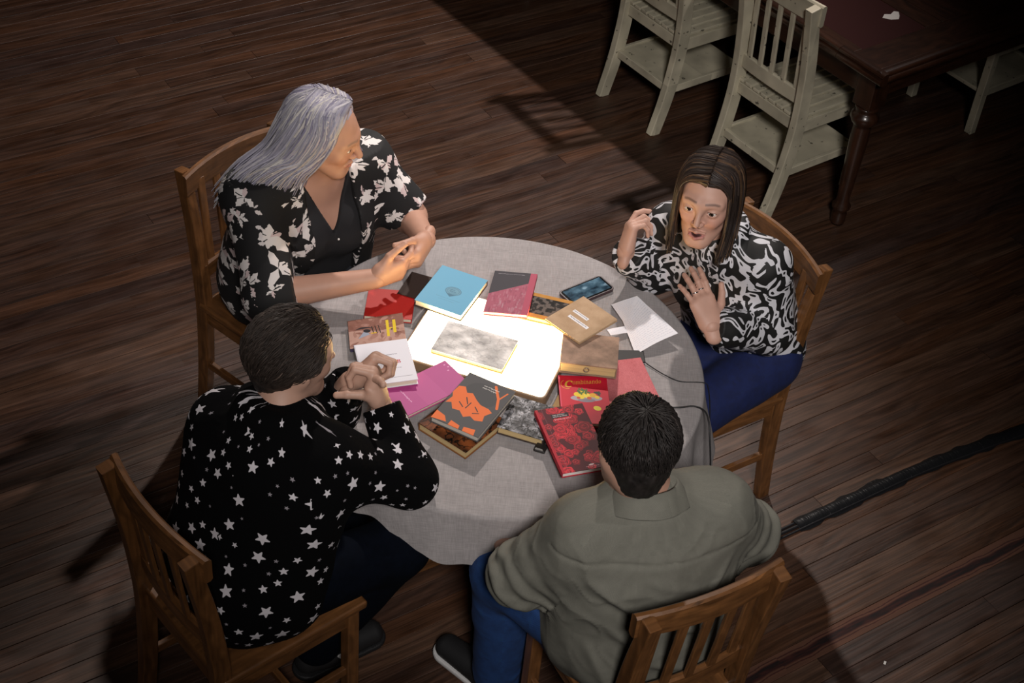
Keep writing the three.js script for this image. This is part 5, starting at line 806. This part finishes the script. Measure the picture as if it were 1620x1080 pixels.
// ================= woman in the swirl-print blouse
{
  const base = [0.70, -0.38], t = person('woman with dark shoulder-length hair in black and white swirl-print blouse, gesturing', base);
  const f = [-0.50, 0, 0.866], r = [-0.866, 0, -0.50];
  const J = { P: [0.735, 0.585, -0.415], C: [0.650, 0.850, -0.385], N: [0.592, 1.020, -0.345], SR: [0.468, 0.945, -0.438], SL: [0.722, 0.955, -0.292], f, r, rp: 0.122, rc: 0.100, rs: 0.055, wp: 0.06, wc: 0.07, bust: 0.058 };
  const ER = [0.428, 0.775, -0.440], WR = [0.335, 0.905, -0.352], EL = [0.768, 0.742, -0.262], WL = [0.578, 0.862, -0.110];
  const hpos = [0.528, 1.166, -0.285], M = headMatrix(hpos, [-0.30, 0.10, 0.95], [-0.02, 1, 0]);
  const base1 = [0.50, 0.29, 0.22], sk = skinCol(base1);
  const legR = [[0.665, 0.57, -0.44], [0.375, 0.545, -0.15], [0.36, 0.10, -0.14]], legL = [[0.80, 0.57, -0.32], [0.515, 0.545, -0.02], [0.48, 0.10, -0.03]];
  const bb = [...torso(J, -0.008), ...arm(J.SR, ER, WR, [0.043, 0.037, 0.0255]), ...arm(J.SL, EL, WL, [0.043, 0.037, 0.0255]), ...legs(...legR, [0.07, 0.055, 0.035]), ...legs(...legL, [0.07, 0.055, 0.035]), [add(J.N, [0, -0.02, 0]), add(hpos, [0, -0.07, -0.01]), 0.05, 0.047, 0.03]];
  const hR = handBones('R', WR, [0.12, 0.80, -0.58], [0.88, -0.22, -0.10], { curl: [[22, 38, 22], [50, 60, 34], [60, 62, 36], [64, 62, 36]], spread: [8, 1, -4, -8], thumb: [[0.5, 0.75, 0.3], [0.62, 0.72, 0.2], [0.7, 0.65, 0.1]], s: 0.92 });
  const hL = handBones('L', WL, [-0.40, 0.64, -0.66], [-0.1, -0.75, -0.6], { curl: [[6, 12, 8], [10, 14, 8], [12, 14, 10], [10, 14, 10]], spread: [2, 0, -4, -14], thumb: [[0.72, 0.66, 0.15], [0.9, 0.42, 0.05], [0.96, 0.25, 0.0]], s: 0.95 });
  mesh('body', place(mergeIdx([bodyNet(bb, 0.010, sk), bodyNet(hR, 0.0032, sk), bodyNet(hL, 0.0032, sk), headGeo(M, { open: 0.007, wide: 0.95, jaw: 0.88, nose: 0.9, ears: false }, faceCol(base1, [0.42, 0.13, 0.13], [0.075, 0.045, 0.035], 0.85, 0.007), 1, J.N)]), base), skinMat, t);
  eyes(t, M, base, '#2e2018');
  // two rings on the fingers of the hand at her chest
  { const silver = std({ metalness: 1, roughness: 0.2 }); silver.color.setRGB(0.8, 0.8, 0.82); const F = unit([-0.40, 0.64, -0.66]), Nn = unit(add([-0.1, -0.75, -0.6], F, -dot3([-0.1, -0.75, -0.6], F))), T = cross3(Nn, F); for (const [o, fl] of [[0.009, 0.112], [-0.011, 0.106]]) { const c = add(add(add(WL, F, fl * 0.95), T, o * 0.95), Nn, 0.004), g = new THREE.TorusGeometry(0.0095, 0.0022, 8, 24); g.applyQuaternion(new THREE.Quaternion().setFromUnitVectors(V(0, 0, 1), V(...F))); g.translate(...c); mesh('ring', place(g, base), silver, t).userData.label = 'silver finger ring'; } }
  const swirl = dataTex(1024, 1024, (u, v) => {
    const k = 6.28318, X = u * k, Y = v * k;                           // warped bands: torn leaf shapes, periodic in both directions
    const wx = 1.3 * Math.sin(2 * Y + 0.7) + 0.8 * Math.sin(3 * X + 2 * Y) + 0.5 * Math.sin(5 * Y - 3 * X + 1), wy = 1.2 * Math.sin(2 * X + 1.9) + 0.8 * Math.sin(3 * Y - 2 * X + 0.4) + 0.4 * Math.sin(6 * X + Y);
    const a = Math.sin(7 * X + 3 * Y + 2.1 * wx), b = Math.sin(4 * Y - 5 * X + 2.3 * wy + 0.8), c = Math.sin(9 * Y + 4 * X + 1.6 * (wx - wy)), w = a * 0.7 + b * 0.6 + 0.35 * c;
    const g = sst(0.02, 0.07, w) * (1 - sst(0.8, 0.86, a * b + 0.4 * c)); const q = 14 + 190 * g; return [q, q, q * 1.03];
  }, true);
  const blM = std({ map: swirl, roughness: 0.7 });
  const cuff = (W, E) => ({ cut: (x, y, z) => { const d = unit(sub3(W, E)), q = sub3([x, y, z], W), tt = dot3(q, d); return Math.hypot(...add(q, d, -tt)) < 0.08 ? tt + 0.008 : -1; } });
  const gb = [...torso(J, 0.010), [J.SR, ER, 0.066, 0.062, 0.04], [ER, mix3(ER, WR, 0.8), 0.062, 0.052, 0.03], [mix3(ER, WR, 0.8), WR, 0.052, 0.035, 0.02], [J.SL, EL, 0.068, 0.066, 0.04], [EL, mix3(EL, WL, 0.8), 0.066, 0.054, 0.03], [mix3(EL, WL, 0.8), WL, 0.054, 0.036, 0.02],
    ...ring(add(J.N, [-0.004, 0.018, 0.008]), [-0.25, 1, 0.3], 0.056, 0.014, 14, 1, [1, 0, 0], 0.02), [J.P, add(J.P, [0, -0.04, 0]), 0.137, 0.137, 0.04],
    [[0, 0, 0], [0, 0, 0], 0, 0, 0, { cut: (x, y, z) => 0.525 - y }], [[0, 0, 0], [0, 0, 0], 0, 0, 0, cuff(WR, ER)], [[0, 0, 0], [0, 0, 0], 0, 0, 0, cuff(WL, EL)]];
  const bl = mesh('blouse', place(garment(gb, [{ a: J.P, b: J.N, r: 0.13, ref: mul(f, -1) }, { a: J.SR, b: ER, r: 0.066, ref: [0, 0, -1], ou: 0.1 }, { a: ER, b: WR, r: 0.06, ref: [0, 0, -1] }, { a: J.SL, b: EL, r: 0.068, ref: [0, 0, -1], ov: 0.1 }, { a: EL, b: WL, r: 0.06, ref: [0, -1, 0], ou: 0.2 }], 0.33, 0.007, foldsOf(0.004, 15, [0.5, 0.3, 0.5])), base), blM, t); bl.userData.label = 'black and white swirl-print blouse';
  { const bm = std({ roughness: 0.3, color: 0xd9d5d0 }); for (const [y, o] of [[-0.045, 0.075], [-0.105, 0.145]]) { const g = new THREE.CylinderGeometry(0.006, 0.006, 0.003, 16); g.rotateX(Math.PI / 2); g.applyQuaternion(new THREE.Quaternion().setFromUnitVectors(V(0, 0, 1), V(...unit([f[0], 0.35, f[2]])))); g.translate(...add(add(J.N, f, o), [0, y, 0])); mesh('button', place(g, base), bm, bl); } }
  const tr = denim(0.006, 0.020, 0.125);
  mesh('jeans', place(garment([[add(J.P, r, 0.06), add(J.P, r, -0.06), 0.122, 0.122, 0.05], ...legs(...legR, [0.094, 0.07, 0.05]), ...legs(...legL, [0.094, 0.07, 0.05])], [{ a: legR[0], b: legR[1], r: 0.09, ref: [0, -1, 0] }, { a: legR[1], b: legR[2], r: 0.07, ref: [1, 0, 0] }, { a: legL[0], b: legL[1], r: 0.09, ref: [0, -1, 0] }, { a: legL[1], b: legL[2], r: 0.07, ref: [1, 0, 0] }], 0.1, 0.010, foldsOf(0.003, 16, [0.7, 0.2, 0.6])), base), tr, t);
  shoe(legR[2], [-0.7, 0, 0.7], 0.24, base, t, shoeBlack, shoeBlack); shoe(legL[2], [-0.7, 0, 0.7], 0.24, base, t, shoeBlack, shoeBlack);
  const X = xf(M), H = new Hair(), cE = [0, 0.034, -0.014], rE = [0.084, 0.096, 0.108]; reseed(303);
  const lay = (n, v0, v1, len, rad) => { for (let i = 0; i < n; i++) {
    const s = (i + rnd()) / n, v = lerp(v0, v1, s), lift = rr(0.985, 1.07), R = rE.map((q) => q * lift), front = sst(1.35, 0.7, Math.abs(v));
    const zr = lerp(-0.05, 0.083, clamp(1.25 - Math.abs(v) / 1.9, 0, 1)), root = [0.008 + 0.0015 * Math.sign(v) + rr(-0.001, 0.001), cE[1] + rE[1] * lift * Math.sqrt(Math.max(0.02, 1 - ((zr - cE[2]) / (rE[2] * lift)) ** 2)) - 0.001, zr];
    const v2 = Math.sign(v) * Math.max(Math.abs(v), 0.9), m1 = onEll(lerp(rr(0.7, 0.85), rr(0.42, 0.56), front), Math.sign(v) * Math.max(Math.abs(v), 0.62), cE, R), m2 = onEll(rr(0.05, 0.2), v2, cE, R), m3 = [m2[0] * 1.05, -0.06, m2[2] * 1.0 - 0.004], L = len + rr(-0.022, 0.018), e = [m2[0] * (0.98 + rr(-0.06, 0.08)), L, m2[2] * 0.98 + front * 0.006 + rr(-0.008, 0.008)];
    const k = rr(0.6, 1.4), warm = rnd() < 0.14 + (v < 0 ? 0.3 : 0.0) * front ? 1 : 0, c = warm ? [0.085 * k, 0.05 * k, 0.03 * k] : [0.028 * k, 0.020 * k, 0.017 * k];
    H.lock([root, m1, m2, m3, e].map(X), rad * rr(0.7, 1.2), 0.0012, c, 14, 5, 0.55);
  } };
  lay(170, 0.80, 2.6, -0.150, 0.0062); lay(170, -0.80, -2.6, -0.150, 0.0062); lay(110, 2.3, 3.98, -0.150, 0.007); lay(60, 0.5, 0.95, -0.14, 0.0045); lay(60, -0.5, -0.95, -0.14, 0.0045);
  const cap = toGeo(netMesh(makeField([[[0, 0.034, -0.022], [0, 0.038, -0.006], 0.084, 0.079, 0.02, { ax: [1, 0, 0], s: 0.93 }], [[0, -0.06, -0.05], [0, 0.0, -0.04], 0.06, 0.07, 0.05], [[0, 0, 0], [0, 0, 0], 0, 0, 0, { cut: (x, y, z) => Math.min(z - 0.0, 0.1 - y) }]]), [-0.11, -0.14, -0.13], [0.11, 0.14, 0.12], 0.005), () => [0.024, 0.018, 0.015]); cap.applyMatrix4(M);
  mesh('hair', place(mergeIdx([H.geo(), cap]), base), hairMat(0.36), t).userData.label = 'dark brown shoulder-length hair';
}

// ================= person in the grey shirt, back to the balcony
{
  const base = [0.42, 0.72], t = person('person with black hair in grey-green shirt and blue jeans, back turned', base);
  const f = [-0.40, 0, -0.917], r = [0.917, 0, -0.40];
  const J = { sd: 0.085, P: [0.408, 0.590, 0.690], C: [0.400, 0.845, 0.705], N: [0.372, 1.030, 0.692], SR: [0.552, 0.925, 0.640], SL: [0.255, 0.925, 0.752], f, r, rp: 0.145, rc: 0.130, rs: 0.066, wp: 0.075, wc: 0.085, belly: 0.01 };
  const ER = [0.655, 0.765, 0.555], WR = [0.50, 0.70, 0.40], EL = [0.108, 0.735, 0.735], WL = [0.082, 0.672, 0.610];
  const hpos = [0.338, 1.124, 0.662], M = headMatrix(hpos, [-0.32, -0.34, -0.90], [0.05, 1, -0.3]);
  const base1 = [0.44, 0.25, 0.18], sk = skinCol(base1);
  const legR = [[0.50, 0.57, 0.66], [0.33, 0.545, 0.36], [0.36, 0.105, 0.30]], legL = [[0.36, 0.57, 0.80], [0.075, 0.555, 0.575], [0.085, 0.105, 0.545]];
  const bb = [...torso(J, -0.014), ...arm(J.SR, ER, WR, [0.05, 0.042, 0.028]), ...arm(J.SL, EL, WL, [0.05, 0.042, 0.028]), ...legs(...legR, [0.07, 0.055, 0.035]), ...legs(...legL, [0.07, 0.055, 0.035]), [add(J.N, [0, -0.02, 0]), add(hpos, [0, -0.07, 0.02]), 0.058, 0.056, 0.03]];
  const hL = handBones('L', WL, [-0.12, -0.35, -0.93], [0.1, -0.95, 0.3], { curl: [[20, 30, 20], [22, 32, 20], [24, 32, 20], [26, 32, 20]], s: 1.0 });
  const hR = handBones('R', WR, [-0.45, -0.5, -0.75], [0.0, -0.85, 0.4], { curl: [[20, 30, 20], [22, 32, 20], [24, 32, 20], [26, 32, 20]], s: 1.0 });
  mesh('body', place(mergeIdx([bodyNet(bb, 0.010, sk), bodyNet(hR, 0.0036, sk), bodyNet(hL, 0.0032, sk), headGeo(M, { jaw: 1.08, wide: 1.04 }, faceCol(base1, [0.34, 0.12, 0.10], [0.02, 0.016, 0.014]), 1, J.N)]), base), skinMat, t);
  eyes(t, M, base, '#2a1c14');
  const twill = dataTex(256, 256, (u, v, x, y) => { const c = 205 + 18 * Math.sin((x * 2 + y) * 0.9) + 22 * (hash3(x, y, 6) - 0.5) + 16 * fbm(u * 6, v * 6, 2, 3); return [c, c, c * 0.97]; }, true);
  const shM = std({ map: twill, roughness: 0.85 }); shM.color.setRGB(0.205, 0.202, 0.178);
  const endCut = (S, E, off) => ({ cut: (x, y, z) => { const d = unit(sub3(E, S)), L = Math.hypot(...sub3(E, S)), q = sub3([x, y, z], S), tt = dot3(q, d); return Math.hypot(...add(q, d, -tt)) < 0.095 && tt > 0 ? tt - (L + off) : -1; } });
  const elL = mix3(EL, WL, 0.22), elR = mix3(ER, WR, 0.4), back = mul(f, -1);
  // folds: fine creases at the elbow and waist, long slack ones across the back
  const fo1 = foldsOf(0.0095, 9, [0.35, 0.75, 0.2]), fo2 = foldsOf(0.0045, 21, [0.55, 0.6, 0.3]);
  const nearArm = (S, E, x, y, z) => { const d = unit(sub3(E, S)), q = sub3([x, y, z], S), tt = dot3(q, d), L = Math.hypot(...sub3(E, S)); if (Math.hypot(...add(q, d, -tt)) > 0.11) return 0; return Math.exp(-(((tt - L) / 0.09) ** 2)) * 0.005 * Math.sin(tt * 130 + 3 * fbm(x * 14, y * 14, z * 14, 2)); };
  const fo = (x, y, z, d) => Math.abs(d) > 0.05 ? 0 : fo1(x, y, z, d) + fo2(x, y, z, d) + nearArm(J.SL, EL, x, y, z) + nearArm(J.SR, ER, x, y, z);
  const gb = [...torso({ ...J, rp: 0.138 }, 0.016), [J.SR, ER, 0.080, 0.072, 0.05], [ER, elR, 0.07, 0.06, 0.03], [J.SL, EL, 0.082, 0.070, 0.05], [EL, elL, 0.070, 0.062, 0.03], [J.P, add(J.P, [-0.01, -0.10, 0.0]), 0.158, 0.160, 0.06], [[0.365, 0.575, 0.770], [0.305, 0.560, 0.725], 0.122, 0.118, 0.05], [[0.46, 0.57, 0.72], [0.47, 0.56, 0.69], 0.13, 0.12, 0.05],
    ...ring(elL, sub3(WL, EL), 0.053, 0.012, 12, 1, [0, 1, 0], 0.012), 
    [[0, 0, 0], [0, 0, 0], 0, 0, 0, { cut: (x, y, z) => 0.468 - y }], [[0, 0, 0], [0, 0, 0], 0, 0, 0, endCut(EL, WL, -0.105)], [[0, 0, 0], [0, 0, 0], 0, 0, 0, endCut(ER, WR, -0.10)]];
  // stitched yoke: a shallow groove across the shoulder blades
  const creases = [[-0.20, 0.90, -0.02, 0.74, 0.010, 0.012], [-0.17, 0.84, 0.04, 0.70, -0.007, 0.014], [0.18, 0.90, 0.02, 0.70, 0.009, 0.013], [0.20, 0.84, 0.10, 0.62, 0.008, 0.012], [-0.16, 0.76, 0.02, 0.60, 0.009, 0.013], [-0.12, 0.66, 0.14, 0.56, 0.010, 0.015], [0.0, 0.72, 0.16, 0.66, 0.008, 0.011], [-0.19, 0.70, -0.12, 0.52, 0.009, 0.013], [-0.08, 0.90, 0.10, 0.82, 0.006, 0.013]];
  const shirtDisp = (x, y, z, d) => { const fzv = (x - J.C[0]) * f[0] + (z - J.C[2]) * f[2], lxv = (x - J.C[0]) * r[0] + (z - J.C[2]) * r[2]; let q = fo(x, y, z, d); if (fzv < 0.03) { for (const [x0, y0, x1, y1, A, w] of creases) { const ux = x1 - x0, uy = y1 - y0, tt = clamp(((lxv - x0) * ux + (y - y0) * uy) / (ux * ux + uy * uy), 0, 1), dd = (lxv - x0 - ux * tt) ** 2 + (y - y0 - uy * tt) ** 2; q += A * Math.exp(-dd / (w * w)) * Math.sin(Math.PI * clamp(tt, 0.02, 0.98)); } } if (fzv < 0) { const yy = y - (0.925 - 0.05 * lxv); q -= 0.003 * Math.exp(-(yy * yy) / 0.00003); const pl = lxv + 0.0; if (yy < 0) q += 0.004 * Math.exp(-((Math.abs(pl) - 0.0) ** 2) / 0.0004) * sst(-0.35, 0, yy); } return q; };
  const sh = mesh('shirt', place(garment(gb, [{ a: J.P, b: J.N, r: 0.18, ref: f }, { a: J.SR, b: ER, r: 0.08, ref: [0, -1, 0] }, { a: J.SL, b: EL, r: 0.08, ref: [0, -1, 0] }, { a: EL, b: WL, r: 0.07, ref: [0, -1, 0] }], 0.12, 0.0065, shirtDisp), base), shM, t); sh.userData.label = 'grey-green shirt with rolled sleeves';
  { // folded collar, open at the throat
    const ax = unit([-0.12, 1, -0.38]), Xc = unit(add(f, ax, -dot3(f, ax))), Yc = cross3(ax, Xc), c0 = add(J.N, [0.004, -0.012, 0.008]), n = 48, prof = [[0.064, -0.03], [0.063, 0.018], [0.066, 0.030], [0.073, 0.030], [0.083, 0.014], [0.096, -0.018], [0.0965, -0.0205], [0.0935, -0.021], [0.076, 0.012]], pos = [], uv = [], idx = [];
    for (let i = 0; i <= n; i++) { const a = lerp(0.45, 6.2832 - 0.45, i / n), fr = sst(0.9, 0.45, Math.min(a, 6.2832 - a)); prof.forEach(([R, h], k) => { const w = 0.003 * vnoise(a * 3, k * 0.4, 2), p = add(add(add(c0, Xc, Math.cos(a) * (R + w)), Yc, Math.sin(a) * (R * 1.06 + w)), ax, h - fr * (k > 3 ? 0.02 : 0)); pos.push(...p); uv.push(a * 0.6, k * 0.2); }); }
    const m = prof.length; for (let i = 0; i < n; i++) for (let k = 0; k < m - 1; k++) { const q = i * m + k; idx.push(q, q + m, q + 1, q + 1, q + m, q + m + 1); }
    const g = new THREE.BufferGeometry(); g.setAttribute('position', new THREE.Float32BufferAttribute(pos, 3)); g.setAttribute('uv', new THREE.Float32BufferAttribute(uv, 2)); g.setIndex(idx); g.computeVertexNormals();
    const cm = shM.clone(); cm.side = THREE.DoubleSide; mesh('collar', place(g, base), cm, sh);
  }
  const tr = denim(0.018, 0.085, 0.28);
  mesh('jeans', place(garment([[add(J.P, r, 0.07), add(J.P, r, -0.07), 0.13, 0.13, 0.05], ...legs(...legR, [0.10, 0.082, 0.066]), ...legs(...legL, [0.10, 0.082, 0.068])], [{ a: legR[0], b: legR[1], r: 0.09, ref: [0, -1, 0] }, { a: legR[1], b: legR[2], r: 0.07, ref: [1, 0, 0] }, { a: legL[0], b: legL[1], r: 0.09, ref: [0, -1, 0] }, { a: legL[1], b: legL[2], r: 0.07, ref: [1, 0, 0] }], 0.1, 0.009, foldsOf(0.005, 15, [0.2, 0.8, 0.2])), base), tr, t);
  shoe(legR[2], [-0.3, 0, -0.95], 0.28, base, t, shoeBlack, soleWhite); shoe(legL[2], [-0.75, 0, -0.6], 0.28, base, t, shoeBlack, soleWhite);
  shortHair(t, M, base, [0.016, 0.013, 0.012], 0.05, 9);
}
renderer.render(scene, camera);
